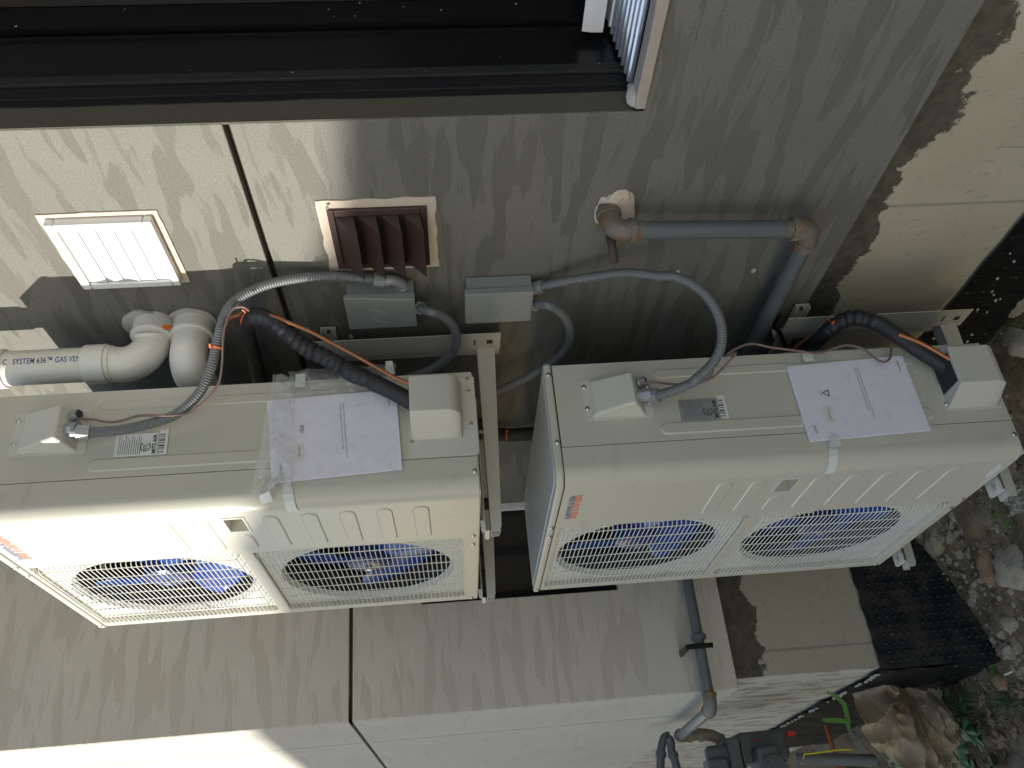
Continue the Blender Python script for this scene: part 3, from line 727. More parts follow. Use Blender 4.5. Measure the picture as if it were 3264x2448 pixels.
p = at(2405, 2356, 'y', 4.11); MB().box(p-Vector((.004, .004, .008)), p+Vector((.004, .002, .004))).build('red_seal', M_RED, meter)
p = at(2515, 2340, 'y', 4.10); MB().box(p-Vector((.008, .02, .022)), p+Vector((.010, .01, .012))).build('red_tag', M_RED, meter, bevel=.002)

# ------------------------------------------------------------------ PVC vent pipes
PX, PY = 1.266, 1.992; PR = .0465
pv = thing('vent_pipe', (1.4, 1.99, .78), 'cream PVC gas vent pipe turning up from the wall, printed in blue', 'pipe')
ez = .785
cz0, cz1 = .880, .938
el = MB().tube([(1.355, 2.0, ez-.002)]+bend((PX, PY+.010, ez-.002), (-1, -.12, 0), (0, 0, 1), .068, 12)+[(PX, PY, cz0+.005)], PR*1.02, 28).build('elbow', M_PVC2, pv, smooth=True)
MB().tube([(XW+.02, 2.004, ez-.004), (1.352, 1.998, ez-.004)], PR*1.13, 30).build('wall_collar', M_PVC2, pv, bevel=.003)
MB().tube([(1.355, 1.999, ez-.004), (1.343, 1.998, ez-.004)], PR*1.19, 30).build('collar_lip', M_PVC2, pv, bevel=.003)
MB().tube([(PX, PY, cz0), (PX, PY, cz1)], PR*1.13, 30).build('coupling', M_PVC2, pv, bevel=.003)
MB().tube([(PX, PY, cz0-.012), (PX, PY, cz0)], PR*1.05, 30).build('coupling_ring', M_PVC, pv, bevel=.002)
MB().tube([(PX, PY, cz1-.01), (PX, PY, 2.4)], PR, 32).build('pipe_length', M_PVC, pv, smooth=True)
MB().tube([(PX, PY, 1.138), (PX, PY, 1.25)], PR*1.13, 32, caps=True).build('coupling', M_PVC2, pv, bevel=.003)
# blue print wrapped on the pipe
b = MB(); vs, fs = text_mesh('C   SYSTEM 636™ GAS VENT', .022, .0002); th0 = R(238+12); zt = 1.130
w = max(v.x for v in vs); k = .206/w
b.add([(PX+(PR+.0005)*math.cos(th0+v.y/PR), PY+(PR+.0005)*math.sin(th0+v.y/PR), zt-v.x*k) for v in vs], fs)
b.build('pipe_lettering', M_INK, pv)
pv2 = thing('vent_pipe', (1.4, 2.0, .66), 'cream PVC elbow coming out of the wall below the printed vent pipe', 'pipe')
MB().tube([(XW+.02, 2.010, .676), (1.352, 2.002, .676)], PR*1.15, 30).build('wall_collar', M_PVC2, pv2, bevel=.003)
MB().tube([(1.356, 2.003, .676), (1.343, 2.002, .676)], PR*1.22, 30).build('collar_lip', M_PVC2, pv2, bevel=.003)
MB().tube([(1.35, 2.002, .676), (1.30, 1.997, .676)]+bend((1.235, 1.995, .676), (-1, 0, 0), (.15, 1, -.1), .055, 10)+[(1.245, 2.6, .61)], PR*1.06, 28).build('elbow', M_PVC2, pv2, smooth=True)
MB().tube([(1.305, 1.9505, .655), (1.300, 1.9480, .655)], .004, 6).build('mould_mark', M_PVC, pv2)
p = at(532, 1042, 'x', 1.352)
MB().box(p-Vector((.004, .006, .010)), p+Vector((.002, .006, .010))).build('orange_sticker', M_TIE, pv2)

# ------------------------------------------------------------------ heat pump
W_, D_, H_ = .922, .34, 1.228
LOW = Vector((1.166, 1.955, -1.493)); UPP = Vector((1.147, 1.932, -.077))
def plate_holes(b, x, ycuts, zcuts, holes):
    for i in range(len(ycuts)-1):
        for j in range(len(zcuts)-1):
            yc = (ycuts[i]+ycuts[i+1])/2; zc = (zcuts[j]+zcuts[j+1])/2
            if any(h[0] < yc < h[1] and h[2] < zc < h[3] for h in holes): continue
            b.add([(x, ycuts[i], zcuts[j]), (x, ycuts[i+1], zcuts[j]), (x, ycuts[i+1], zcuts[j+1]), (x, ycuts[i], zcuts[j+1])], [(0, 3, 2, 1)])
G1 = (.322, .872, .645, 1.192); G2 = (.322, .872, .045, .612); HN = (.070, .152, .583, .628)
def make_pump(label):
    t = thing('heat_pump', LOW, label, 'heat pump', 'heat pump outdoor units on wall brackets')
    L = dict(local=True)
    TZ = 1.203; RC = .045
    # front cabinet wraps round the near corner
    b = MB()
    outl = [(-.2445, 0)]+[(-D_+RC-RC*math.sin(a), RC-RC*math.cos(a)) for a in [PI/2*i/10 for i in range(11)]]
    n = len(outl)
    b.add([(x, y, .003) for x, y in outl]+[(x, y, TZ) for x, y in outl], [(i, i+1, n+i+1, n+i) for i in range(n-1)])
    yc = [RC, HN[0], HN[1], G1[0], G1[1], W_-.006]; zc = [.003, G2[2], HN[2], G2[3], HN[3], G1[2], G1[3], TZ]
    plate_holes(b, -D_, yc, zc, [G1, G2, HN])
    b.add([(-D_, W_-.006, .003), (-D_+.006, W_, .003), (-.003, W_, .003), (-D_, W_-.006, TZ), (-D_+.006, W_, TZ), (-.003, W_, TZ)], [(0, 1, 4, 3), (1, 2, 5, 4)])
    for y0, y1, z0, z1, dp in ((*G1, .014), (*G2, .014), (*HN, .030)):    # recess side walls
        x0, x1 = -D_, -D_+dp
        b.add([(x0, y0, z0), (x0, y1, z0), (x0, y1, z1), (x0, y0, z1), (x1, y0, z0), (x1, y1, z0), (x1, y1, z1), (x1, y0, z1)],
              [(0, 4, 5, 1), (1, 5, 6, 2), (2, 6, 7, 3), (3, 7, 4, 0)])
    cab = b.build('front_cabinet', M_CAB, t, smooth=True, **L)
    MB().box((-D_+.030, HN[0]-.001, HN[2]-.001), (-D_+.032, HN[1]+.001, HN[3]+.001)).build('hand_recess', M_PLATE, t, **L)
    hf = MB(); fx = -D_-.002
    hf.box((fx, HN[0]-.008, HN[3]), (-D_, HN[1]+.008, HN[3]+.006)); hf.box((fx, HN[0]-.008, HN[2]-.006), (-D_, HN[1]+.008, HN[2]))
    hf.box((fx, HN[0]-.008, HN[2]+.0002), (-D_, HN[0], HN[3]-.0002)); hf.box((fx, HN[1], HN[2]+.0002), (-D_, HN[1]+.008, HN[3]-.0002))
    hf.build('handle_rim', M_PLATE, t, **L)
    # embossed slots
    def rib(poly, o, ax, ay, az, h=.0022):
        c = (sum(p[0] for p in poly)/len(poly), sum(p[1] for p in poly)/len(poly)); b = MB(); n = len(poly)
        o = Vector(o); ax = Vector(ax); ay = Vector(ay); az = Vector(az)
        def ins(p, d):
            v = Vector((c[0]-p[0], c[1]-p[1])); 
            return (p[0]+(d if v.x > 0 else -d)*min(1, abs(v.x)/d*.9), p[1]+(d if v.y > 0 else -d)*min(1, abs(v.y)/d*.9))
        q = [ins(p, .0035) for p in poly]
        b.add([o+ax*p[0]+ay*p[1] for p in poly]+[o+ax*p[0]+ay*p[1]+az*h for p in q],
              [(i, (i+1) % n, n+(i+1) % n, n+i) for i in range(n)]+[tuple(range(n, 2*n))])
        o2 = b.build('embossed_rib', M_CAB, t, **L); return o2
    for z in (.776, .686, .518, .423, .331, .240, .149):
        rib(stadium(.066, .290, z-.021, z+.021, 8), (-D_-.0002, 0, 0), (0, 1, 0), (0, 0, 1), (-1, 0, 0))
    rib(stadium(.182, .288, .603-.021, .603+.021, 8), (-D_-.0002, 0, 0), (0, 1, 0), (0, 0, 1), (-1, 0, 0))
    # service side
    MB().prism([(-.2425, .003), (-.002, .003), (-.002, TZ-.001), (-.2425, TZ-.001)], (0, 0, 0), (1, 0, 0), (0, 0, 1), (0, 1, 0), .003).build('service_panel', M_CAB, t, **L)
    MB().box((-.30, .004, .006), (-.004, .005, TZ)).build('seam_liner', M_SEAM, t, **L)
    rib(stadium(-.059, -.032, .212, .936, 8), (0, -.0002, 0), (1, 0, 0), (0, 0, 1), (0, -1, 0), .0026)
    rib(stadium(-.226, -.192, .205, .942, 8), (0, -.0002, 0), (1, 0, 0), (0, 0, 1), (0, -1, 0), .0036)
    # lid with rounded near-front corner
    def lid_poly(i): 
        x0, x1, y0, y1 = -D_-.004+i, .004-i, -.004+i, W_+.004-i; r = .05-i*.6
        return [(x1, y0), (x1, y1), (x0, y1), *[(x0+r-r*math.cos(a), y0+r-r*math.sin(a)) for a in [PI/2*k/8 for k in range(9)]]]
    MB().prism(lid_poly(0), (0, 0, TZ+.0015), (1, 0, 0), (0, 1, 0), (0, 0, 1), .0215).build('lid', M_CAB, t, bevel=.007, seg=4, angle=40, **L)
    MB().prism(lid_poly(.020), (0, 0, TZ+.022), (1, 0, 0), (0, 1, 0), (0, 0, 1), .0035).build('lid_top', M_WHT, t, bevel=.0025, seg=2, angle=40, **L)
    # base, back, bottom
    MB().box((-D_+.004, .006, 0), (-.004, W_-.006, .0025)).build('base_pan', M_CAB, t, **L)
    b = MB(); b.box((-.012, .008, .004), (-.006, W_-.006, TZ)); b.build('rear_coil', M_COIL, t, **L)
    b = MB()
    b.box((-.020, .010, .004), (-.013, W_-.01, TZ)); b.box((-.32, .300, .004), (-.021, .303, TZ)); b.box((-.32, .895, .004), (-.021, .899, TZ)); b.box((-.32, .304, .622), (-.021, .894, .630))
    b.build('inner_liner', M_COIL, t, **L)
    for gq in (G1, G2):
        yc_, zc_ = (gq[0]+gq[1])/2, (gq[2]+gq[3])/2; rad = .255; n = 64; x = -D_+.014
        b = MB(); ring = []; outer = []
        for k in range(n):
            a = 2*PI*k/n; c, s_ = math.cos(a), math.sin(a); q = min((gq[1]-yc_)/max(abs(c), 1e-6), (gq[3]-zc_)/max(abs(s_), 1e-6))
            ring.append((x, yc_+rad*c, zc_+rad*s_)); outer.append((x, yc_+q*c, zc_+q*s_))
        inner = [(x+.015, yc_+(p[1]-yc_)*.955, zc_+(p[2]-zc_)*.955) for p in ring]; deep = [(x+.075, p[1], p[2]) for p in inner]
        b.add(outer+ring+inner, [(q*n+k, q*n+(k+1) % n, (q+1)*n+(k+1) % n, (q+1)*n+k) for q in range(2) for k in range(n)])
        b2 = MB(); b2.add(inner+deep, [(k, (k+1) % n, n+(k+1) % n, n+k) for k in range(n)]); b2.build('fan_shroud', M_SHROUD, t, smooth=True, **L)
        for cy, cz in ((gq[0], gq[2]), (gq[1], gq[2]), (gq[1], gq[3]), (gq[0], gq[3])):   # square the corners
            k0 = min(range(n), key=lambda k: (outer[k][1]-cy)**2+(outer[k][2]-cz)**2)
            b.add([outer[k0-1], outer[k0], outer[(k0+1) % n], (x, cy, cz)], [(0, 1, 3), (1, 2, 3)])
        b.build('fan_opening', M_ORIF, t, smooth=False, **L)
        # fan
        fx = -D_+.058
        hub = MB().tube([(fx-.03, yc_, zc_), (fx-.026, yc_, zc_), (fx-.018, yc_, zc_), (fx+.03, yc_, zc_)], [.022, .055, .068, .070], 24).build('fan', M_HUB, t, smooth=True, **L)
        MB().tube([(fx-.038, yc_, zc_), (fx-.030, yc_, zc_)], .010, 12).build('spindle_nut', M_SCREW, hub, local=True)
        for k in range(3):
            b = MB(); nr, na = 9, 12; a0 = 2*PI*k/3+(.5 if gq is G1 else 1.2); vs = []
            for i in range(nr+1):
                r_ = .050+(.228-.050)*i/nr; span = 1.45+.45*math.sin(PI*i/nr); lead = .30*i/nr
                for j in range(na+1):
                    s_ = j/na-.5; rr_ = r_-(.020*(abs(s_)*2)**3 if i == nr else 0)
                    a = a0+lead+s_*span
                    vs.append((fx+.010-.060*s_*(.6+.4*i/nr)+.012*math.cos(s_*PI), yc_+rr_*math.cos(a), zc_+rr_*math.sin(a)))
            b.add(vs, [(i*(na+1)+j, i*(na+1)+j+1, (i+1)*(na+1)+j+1, (i+1)*(na+1)+j) for i in range(nr) for j in range(na)])
            o = b.build('blade', M_FAN, hub, smooth=True, local=True); o.modifiers.new('thick', 'SOLIDIFY').thickness = .003
        MB().box((fx+.045, yc_-.05, gq[2]), (fx+.10, yc_+.05, gq[3])).build('motor_mount', M_COIL, t, **L)
        # wire guard
        b = MB(); gx = -D_-.011; r = .00145
        y0, y1, z0, z1 = gq[0]+.006, gq[1]-.006, gq[2]+.010, gq[3]-.010; nw = 40
        for i in range(nw+1):
            z = z0+(z1-z0)*i/nw
            b.tube([(-D_+.008, y0, z), (-D_-.004, y0+.004, z), (gx, y0+.018, z), (gx, y1-.018, z), (-D_-.004, y1-.004, z), (-D_+.008, y1, z)], r, 5, caps=False)
        for i in range(8):
            y = y0+.018+(y1-y0-.036)*i/7
            b.tube([(-D_+.008, y, z0-.004), (gx+.003, y, z0+.006), (gx+.003, y, z1-.006), (-D_+.008, y, z1+.004)], r, 5, caps=False)
        for dy in (-.038, .038): b.tube([(gx+.003, yc_+dy, zc_-.10), (gx+.003, yc_+dy, zc_+.10)], r, 5)
        for sz in (0.25, .75):
            zz = z0+(z1-z0)*sz
            for yy in (y0, y1): b.tube([(-D_+.010, yy, zz-.02), (-D_-.002, yy, zz-.008), (-D_-.002, yy, zz+.008), (-D_+.010, yy, zz+.02)], r*1.2, 5)
        b.build('fan_guard', M_WIRE, t, smooth=True, **L)
    # badge
    b = MB(); lettering(b, 'MITSAIR', .042, (-D_-.0008, .252, 1.1525), (0, -1, 0), (0, 0, 1), .172, .0026); b.build('badge', M_LOGO, t, **L)
    # screws
    def screw(p, d, r=.0068):
        p = Vector(p); d = Vector(d); MB().tube([p-d*.001, p+d*.002, p+d*.0042], [r, r, r*.55], 10).build('screw', M_SCREW, t, smooth=True, **L)
    for p in ((-.032, -.004, 1.214), (-.231, -.004, 1.213)): screw(p, (0, -1, 0))
    for p in ((-D_, .303, .017), (-D_, .372, .017), (-D_, .900, .020)): screw(p, (-1, 0, 0))
    for p in ((-D_-.004, .303, 1.214), (-D_-.004, .372, 1.214), (-D_-.004, .895, 1.214)): screw(p, (-1, 0, 0))
    screw((-.285, 0, .012), (0, -1, 0))
    # electrical cover on the side
    ec = MB().prism(rrect(-.173, -.050, .950, 1.132, .010), (0, 0, 0), (1, 0, 0), (0, 0, 1), (0, -1, 0), .0025).build('electrical_cover', M_PLATE, t, bevel=.0008, **L)
    b = MB(); d = .056
    b.add([(-.166, -.0025, 1.112), (-.058, -.0025, 1.112), (-.054, -.0025, .972), (-.170, -.0025, .972),
           (-.162, -.014, 1.106), (-.062, -.014, 1.106), (-.064, -d, 1.006), (-.154, -d, 1.006)],
          [(4, 5, 6, 7)[::-1], (0, 4, 7, 3)[::-1], (1, 2, 6, 5)[::-1], (0, 1, 5, 4)[::-1], (3, 7, 6, 2)[::-1]])
    b.build('hood', M_PLATE, ec, bevel=.006, seg=3, local=True)
    for p in ((-.075, -.0025, 1.124), (-.139, -.0025, 1.123), (-.082, -.0025, .957), (-.130, -.0025, .957)): screw(p, (0, -1, 0))
    # data plate
    dp = MB().box((-.190, -.0030, .780), (-.130, -.0018, .882)).build('data_plate', M_SILV, t, local=True)
    b = MB()
    for i in range(11):                    # small print and table rules
        z = .872-i*.0052; b.box((-.186, -.0034, z), (-.134-.006*(i % 3), -.0031, z+.0016))
    b.build('small_print', M_GINK, dp, local=True)
    b = MB(); ys_ = -.0036
    lettering(b, 'MITS AIR', .0135, (-.187, ys_, .7835), (1, 0, 0), (0, 0, 1), .053, .0003)
    lettering(b, 'ETL', .0125, (-.1745, ys_, .8045), (1, 0, 0), (0, 0, 1), .015, .0002)
    for rr_ in (.0125, .0105):
        b.tube([(-.167+rr_*math.cos(a), ys_, .809+rr_*math.sin(a)) for a in [R(30+i*14) for i in range(22)]], .0005, 4)
    b.build('plate_lettering', M_BLACK, dp, local=True)
    bc = MB().box((-.190, -.0030, .757), (-.120, -.0018, .778)).build('barcode_label', M_STICK, t, local=True)
    MB().box((-.187, -.0035, .764), (-.123, -.0031, .777)).build('barcode', M_BAR, bc, local=True)
    return t, ec
pump, _ = make_pump('lower beige heat pump with two fans, closest to the soil')
pump2 = copy_tree(pump); pump2.location = UPP
for c in pump2.children:
    if c.name.startswith('data_plate'): c.material_slots[0].link = 'OBJECT'; c.material_slots[0].material = M_STICK; c['label'] = 'white data plate'
pump2['label'] = 'upper beige heat pump with two fans, its front lit by the sun'

# pipe covers differ between the two units
def pipe_cover(par, O, z0, z1, d, xs4, flat, label):
    c = MB().prism(rrect(-.205, -.125, z0-.006, z1+.010, .006) if flat else [(-.238, -.003), (-.018, -.003), (-.018, z1+.008), (-.238, z1+.008)],
                   (0, 0, 0), (1, 0, 0), (0, 0, 1), (0, -1, 0), .0022).build('pipe_cover', M_PLATE, par, local=True, label=label)
    b = MB(); x0, x1, x2, x3 = xs4
    prof = [(x0, -.002), (x1, -d), (x2, -d), (x3, -.002)]
    zb = z0+.004; R_ = .042; lay = []
    for k in range(7):                       # rounded lower edge
        a = PI/2*k/6; lay.append((zb+R_*(1-math.sin(a))*.9, math.cos(a)))
    lay = lay[::-1]
    rings = []
    for z, f in [(z, 1-(1-f)*1.0) for z, f in lay]:
        pass
    rings = [(zb, .35), (zb+.004, .62), (zb+.010, .80), (zb+.020, .93), (zb+.034, 1.0), (z1, 1.0)]
    vs = []
    for z, f in rings:
        for x, y in prof: vs.append((x, -.002+(y+.002)*f, z))
    n = 4; fs = [(0, 1, 2, 3)]
    for k in range(len(rings)-1): fs += [(k*4+i, (k+1)*4+i, (k+1)*4+(i+1), k*4+i+1) for i in range(3)]
    top = (len(rings)-1)*4; fs.append((top+3, top+2, top+1, top))
    b.add(vs, fs); b.build('hood', M_PLATE, c, bevel=.008, seg=3, local=True, angle=24)
    bi = MB(); bi.box((x1+.0-.012, -d+.010, z1+.0002), (x2+.012, -.006, z1+.0012)); bi.build('pipe_opening', M_HOLE, c, local=True)
    return c
pipe_cover(pump2, UPP, .030, .162, .078, (-.030, -.050, -.150, -.192), False, 'rounded pipe cover of the upper unit')
pipe_cover(pump, LOW, .018, .163, .092, (-.022, -.062, -.172, -.200), True, 'angular pipe cover of the lower unit')
for par, pts in ((pump2, [(-.024, .014), (-.060, .012), (-.155, .012), (-.196, .162)]), (pump, [(-.186, .164)])):
    for x, z in pts: MB().tube([(x, -.0022, z), (x, -.0065, z)], [.0058, .0035], 10).build('screw', M_SCREW, par, smooth=True, local=True)

# ------------------------------------------------------------------ brackets and feet
def bracket(zt, label, zrise):
    t = thing('wall_bracket', (1.36, 2.1, zt), label, 'bracket', 'steel wall brackets under the heat pumps')
    for k, y in enumerate((2.140, 2.752)):
        # upright: an open channel standing on the wall, flange towards the camera
        b = MB(); z0, z1 = zt-.068, zt+zrise
        b.box((1.337, y-.092, z0), (1.3395, y-.010, z1)); b.box((1.3397, y-.0125, z0), (1.352, y-.010, z1)); b.box((1.3525, y-.0125, z0), (1.355, y+.042, z1)); b.box((1.3555, y+.0395, z0), (1.385, y+.042, z1))
        up_ = b.build('upright', M_BRK, t)
        MB().box((1.3364, y-.060, zt-.045), (1.3371, y-.040, zt-.028)).build('punched_slot', M_HOLE, up_)
        MB().box((1.3364, y-.062, zt+.004), (1.3371, y-.036, zt+.009)).build('punched_slot', M_HOLE, up_)
        # arm: folded channel, closed side towards the camera, cut corner at the free end
        ya, yb = y-.018, y+.026; xe = .775
        b = MB()
        b.prism([(xe, zt), (1.336, zt), (1.336, zt-.052), (xe+.012, zt-.028), (xe, zt-.022)], (0, ya, 0), (1, 0, 0), (0, 0, 1), (0, 1, 0), .0028)
        b.prism([(xe, zt), (1.336, zt), (1.336, zt-.052), (xe+.012, zt-.028), (xe, zt-.022)], (0, yb-.0028, 0), (1, 0, 0), (0, 0, 1), (0, 1, 0), .0028)
        b.box((xe, ya+.003, zt-.0028), (1.336, yb-.003, zt-.0001))
        arm = b.build('arm', M_BRK, t, bevel=.0008)
        for x in (.86, 1.10):
            MB().tube([(x, y+.004, zt), (x, y+.004, zt+.014)], .016, 14).build('rubber_pad', M_BLK2, t, bevel=.002)
    # horizontal wall rail
    b = MB(); zr = zt+zrise-.055
    b.box((1.386, 2.05, zr-.021), (1.389, 2.86, zr+.021)); b.box((1.372, 2.05, zr+.0185), (1.3858, 2.86, zr+.021)); b.box((1.372, 2.05, zr-.021), (1.3858, 2.86, zr-.0185)); 
    b.build('wall_rail', M_BRK, t)
    MB().tube([(1.3855, 2.065, zr), (1.378, 2.065, zr)], .006, 6).build('rail_bolt', M_HOLE, t)
    return t
bracket(-.104, 'upper steel wall bracket carrying the sunlit heat pump', .475)
bracket(-1.520, 'lower steel wall bracket, under the heat pump nearest the soil', .50)
# pump feet, part of each pump
for par, O, zt in ((pump, LOW, -1.506), (pump2, UPP, -.090)):
    for y in (2.145, 2.757):
        Y = y-O.y; b = MB()
        zz = zt-O.z
        b.box((-.372, Y-.030, zz), (.02, Y+.034, zz+.0025))
        b.prism([(-.372, zz+.0), (-.372, zz+.012), (-.345, zz+.013), (-.345, zz)], (0, Y-.033, 0), (1, 0, 0), (0, 0, 1), (0, 1, 0), .002)
        b.box((-.374, Y-.030, zz), (-.372, Y+.034, zz-.010))
        f = b.build('foot', M_WHT, par, bevel=.0008, local=True)
        MB().tube([(-.358, Y+.002, zz+.003), (-.358, Y+.002, zz+.009)], .0085, 6).build('bolt', M_SCREW, f, bevel=.001, local=True)

# ------------------------------------------------------------------ flexible conduits
def by_depth(pts):      # (px, py, forward depth) -> point
    return [ray(x, y)*d for x, y, d in pts]
def conduit(P, label, r=.0128, ends=(True, True), cat='conduit'):
    t = thing('flexible_conduit', P[0], label, cat, 'grey flexible conduits')
    path = smooth_path(P, .0022); rad = [r*(1.0 if (i % 3) else .90) for i in range(len(path))]
    MB().tube(path, rad, 14).build('conduit_jacket', M_COND, t, smooth=True)
    for e, (a, c) in zip(ends, ((path[0], path[8]), (path[-1], path[-9]))):
        if e:
            d = (c-a).normalized()
            MB().tube([a-d*.004, a+d*.026], r*1.5, 8).build('fitting_nut', M_FIT, t, bevel=.0015)
            MB().tube([a-d*.016, a-d*.004], r*1.12, 16).build('fitting_body', M_FIT, t, smooth=True)
    return t, path
Z7 = lambda *p: reg(700, 1500, 750, 2212, *p)
Z4 = lambda *p: reg(0, 1100, 800, 2212, *p)
dU = fw.dot(Vector((1.345, 1.835, .09))); dE = fw.dot(UPP+Vector((-.128, -.040, .955)))
pts = Z7((1440, 398), (1250, 378), (1000, 362), (700, 378), (420, 435), (180, 545), (50, 690))+Z4((1390, 600), (1350, 760), (1270, 920), (1130, 1045), (950, 1110), (750, 1150), (560, 1163), (495, 1160))
nn = len(pts); prof = [dU+(dE-dU)*(i/(nn-1))**1.0-.025*math.sin(PI*i/(nn-1)) for i in range(nn)]
t1, _ = conduit([ray(x, y)*d for (x, y), d in zip(pts, prof)], 'grey flexible conduit arching from the upper box to the sunlit heat pump')
# elbow connector on the upper box
e0 = ray(*Z7((1440, 398))[0])*dU; e2 = Vector((1.376, 1.860, .092))
MB().tube(smooth_path([e0, e0.lerp(e2, .45)+Vector((0, -.012, -.006)), e2+Vector((0, -.012, 0)), e2], .004), .0140, 14).build('elbow_fitting', M_FIT, t1, smooth=True)
MB().tube([e2+Vector((0, -.008, 0)), e2], .019, 18).build('elbow_flange', M_FIT, t1, bevel=.0015)
pts = Z7((1735, 655), (1850, 672), (1960, 710), (2050, 790), (2090, 900), (2060, 1020), (1960, 1120), (1830, 1195), (1650, 1260))
P = [at(x, y, 'x', 1.31-.0*i) for i, (x, y) in enumerate(pts)]; P[0] = Vector((1.362, 1.935, .060))
conduit(P, 'grey flexible conduit looping from the bottom of the upper box behind the heat pump', r=.0125, ends=(True, False))
Z5 = lambda *p: reg(1000, 2100, 800, 2212, *p); Z6 = lambda *p: reg(2100, 3264, 800, 2212, *p); ZA = lambda *p: reg(1700, 2350, 1080, 2201, *p)
pts = Z5((1440, 232), (1560, 205), (1750, 172), (2000, 140), (2200, 158))+Z6((90, 155), (210, 205), (320, 310), (378, 450), (372, 590), (310, 700), (215, 785))+ZA((1900, 355), (1720, 470), (1550, 545), (1380, 600), (1262, 622))
d0 = fw.dot(Vector((1.370, 1.885, -.262))); d1 = fw.dot(LOW+Vector((-.116, -.036, .955))); nn = len(pts)
P = [ray(x, y)*(d0+(d1-d0)*(i/(nn-1))-.16*math.sin(PI*i/(nn-1))) for i, (x, y) in enumerate(pts)]; P[0] = Vector((1.370, 1.885, -.264))
conduit(P, 'long grey flexible conduit looping from the lower box down to the lower heat pump')
pts = Z5((1420, 335), (1490, 345), (1580, 390), (1635, 480), (1635, 590), (1570, 680), (1450, 765), (1300, 845), (1120, 920))
P = [at(x, y, 'x', 1.305) for x, y in pts]; P[0] = Vector((1.362, 1.950, -.258))
conduit(P, 'grey flexible conduit dropping from the lower box and passing behind the bracket arm', r=.0125, ends=(True, False))

# ------------------------------------------------------------------ control cables
def cable(P, label, r=.0033, mat=M_CAB2):
    b = MB(); b.tube(smooth_path(P, .006), r, 8); o = b.build('control_cable', mat, None, smooth=True)
    return tag(o, label, 'cable', 'thin control cables')
dw = fw.dot(UPP+Vector((-.083, -.045, .960)))
pts = Z4((505, 1075), (580, 1078), (700, 1097), (790, 1085), (900, 1055), (1060, 1056), (1200, 1040), (1320, 960), (1400, 850), (1425, 720), (1432, 560), (1452, 455), (1490, 372), (1555, 358), (1600, 385))
nn = len(pts); cable([ray(x, y)*(dw+(fw.dot(Vector((1.27, 1.80, .53)))-dw)*max(0, (i-5)/(nn-6))**1.0) for i, (x, y) in enumerate(pts)], 'thin mauve control cable trailing beside the upper conduit')
dw = fw.dot(LOW+Vector((-.076, -.040, .965)))
pts = ZA((1150, 480), (1300, 468), (1500, 490), (1700, 492), (1850, 455), (1960, 400), (2060, 300), (2190, 150))+Z6((400, 640), (470, 590), (560, 562), (680, 583), (840, 604), (970, 618), (1120, 572), (1230, 590), (1310, 650), (1360, 672), (1400, 650), (1408, 575), (1395, 560))
nn = len(pts); P = []
for i, (x, y) in enumerate(pts):
    if i < 8: d = dw-.02
    else: d = fw.dot(at(x, y, 'y', 1.945-.02))
    P.append(ray(x, y)*min(d, fw.dot(at(x, y, 'y', 1.948))))
cable(P, 'thin mauve control cable trailing across the lower heat pump')
# ports for the cables and conduits
for O, par in ((UPP, pump2), (LOW, pump)):
    MB().tube([(-.083, -.026, .985), (-.083, -.034, .966)], [.014, .013], 16).build('cable_gland', M_FIT, par, smooth=True, local=True)
    MB().tube([(-.083, -.0345, .9655), (-.083, -.035, .9645)], .010, 14).build('gland_hole', M_HOLE, par, local=True)
    MB().tube([(-.122, -.026, .992), (-.126, -.040, .958)], [.018, .018], 8).build('conduit_hub', M_FIT, par, bevel=.001, local=True)

# ------------------------------------------------------------------ insulated refrigerant lines
def foam_line(P, r, lumps, label, group='insulated refrigerant lines'):
    t = thing('refrigerant_line', P[0], label, 'pipe', group)
    path = smooth_path(P, .004); n = len(path); rad = []
    for i in range(n):
        s = i/n; k = 1+.03*nz(i*.1, 0, 0, 1)
        if lumps[0] < s < lumps[1]: k += (.26+.18*nz(i*.04, 5, 0, 1))*(abs(math.sin(i*.40+3.4*math.sin(i*.083)+1.5*math.sin(i*.031)))**.5)-.15+.16*nz(i*.35, 1, 0, 1)
        rad.append(r*k)
    o = MB().tube(path, rad, 18).build('foam_sleeve', M_FOAM, t, smooth=True)
    return t, path
def tie(p, d, r, par, w=.0035):
    d = Vector(d).normalized(); p = Vector(p); a = d.orthogonal().normalized(); c = d.cross(a); b = MB()
    b.tube([p+(a*math.cos(q)+c*math.sin(q))*r for q in [2*PI*k/20 for k in range(20)]], w*.55, 6, closed=True)
    s = (-fw+rt*.4); s = (s-d*s.dot(d)).normalized(); h = p+s*r
    b.tube([h, h+s*.012+d*.004, h+s*.018-d*.004], .0024, 6)
    return b.build('cable_tie', M_TIE, par, smooth=True)
pts = Z7((1750, 1480), (1640, 1440), (1500, 1365), (1330, 1285), (1130, 1195), (950, 1085), (760, 990), (600, 870), (470, 775), (360, 725), (270, 735))
dA = fw.dot(UPP+Vector((-.11, -.042, .16))); dB = fw.dot(Vector((1.29, 1.845, .49))); nn = len(pts)
P = [ray(x, y)*(dA+(dB-dA)*(i/(nn-1))) for i, (x, y) in enumerate(pts)]
P[0] = P[1]+(P[1]-P[2])*.5
tail = [at(*q, 'y', y) for q, y in zip(Z7((235, 830), (265, 950), (310, 1100), (345, 1270), (360, 1400)), (1.90, 2.02, 2.16, 2.30, 2.45))]
l1, path1 = foam_line(P+tail, .0215, (.09, .46), 'wrinkled black foam insulated line hooking into the upper heat pump')
pts = Z7((1680, 1310), (1560, 1262), (1400, 1175), (1200, 1062), (1000, 955), (800, 850), (600, 765), (470, 712), (330, 690), (250, 680), (170, 700), (90, 735), (60, 800))
nn = len(pts)
P = [ray(x, y)*((dA+(dB-dA)*min(1, i/(nn-3)))-.006) for i, (x, y) in enumerate(pts)]
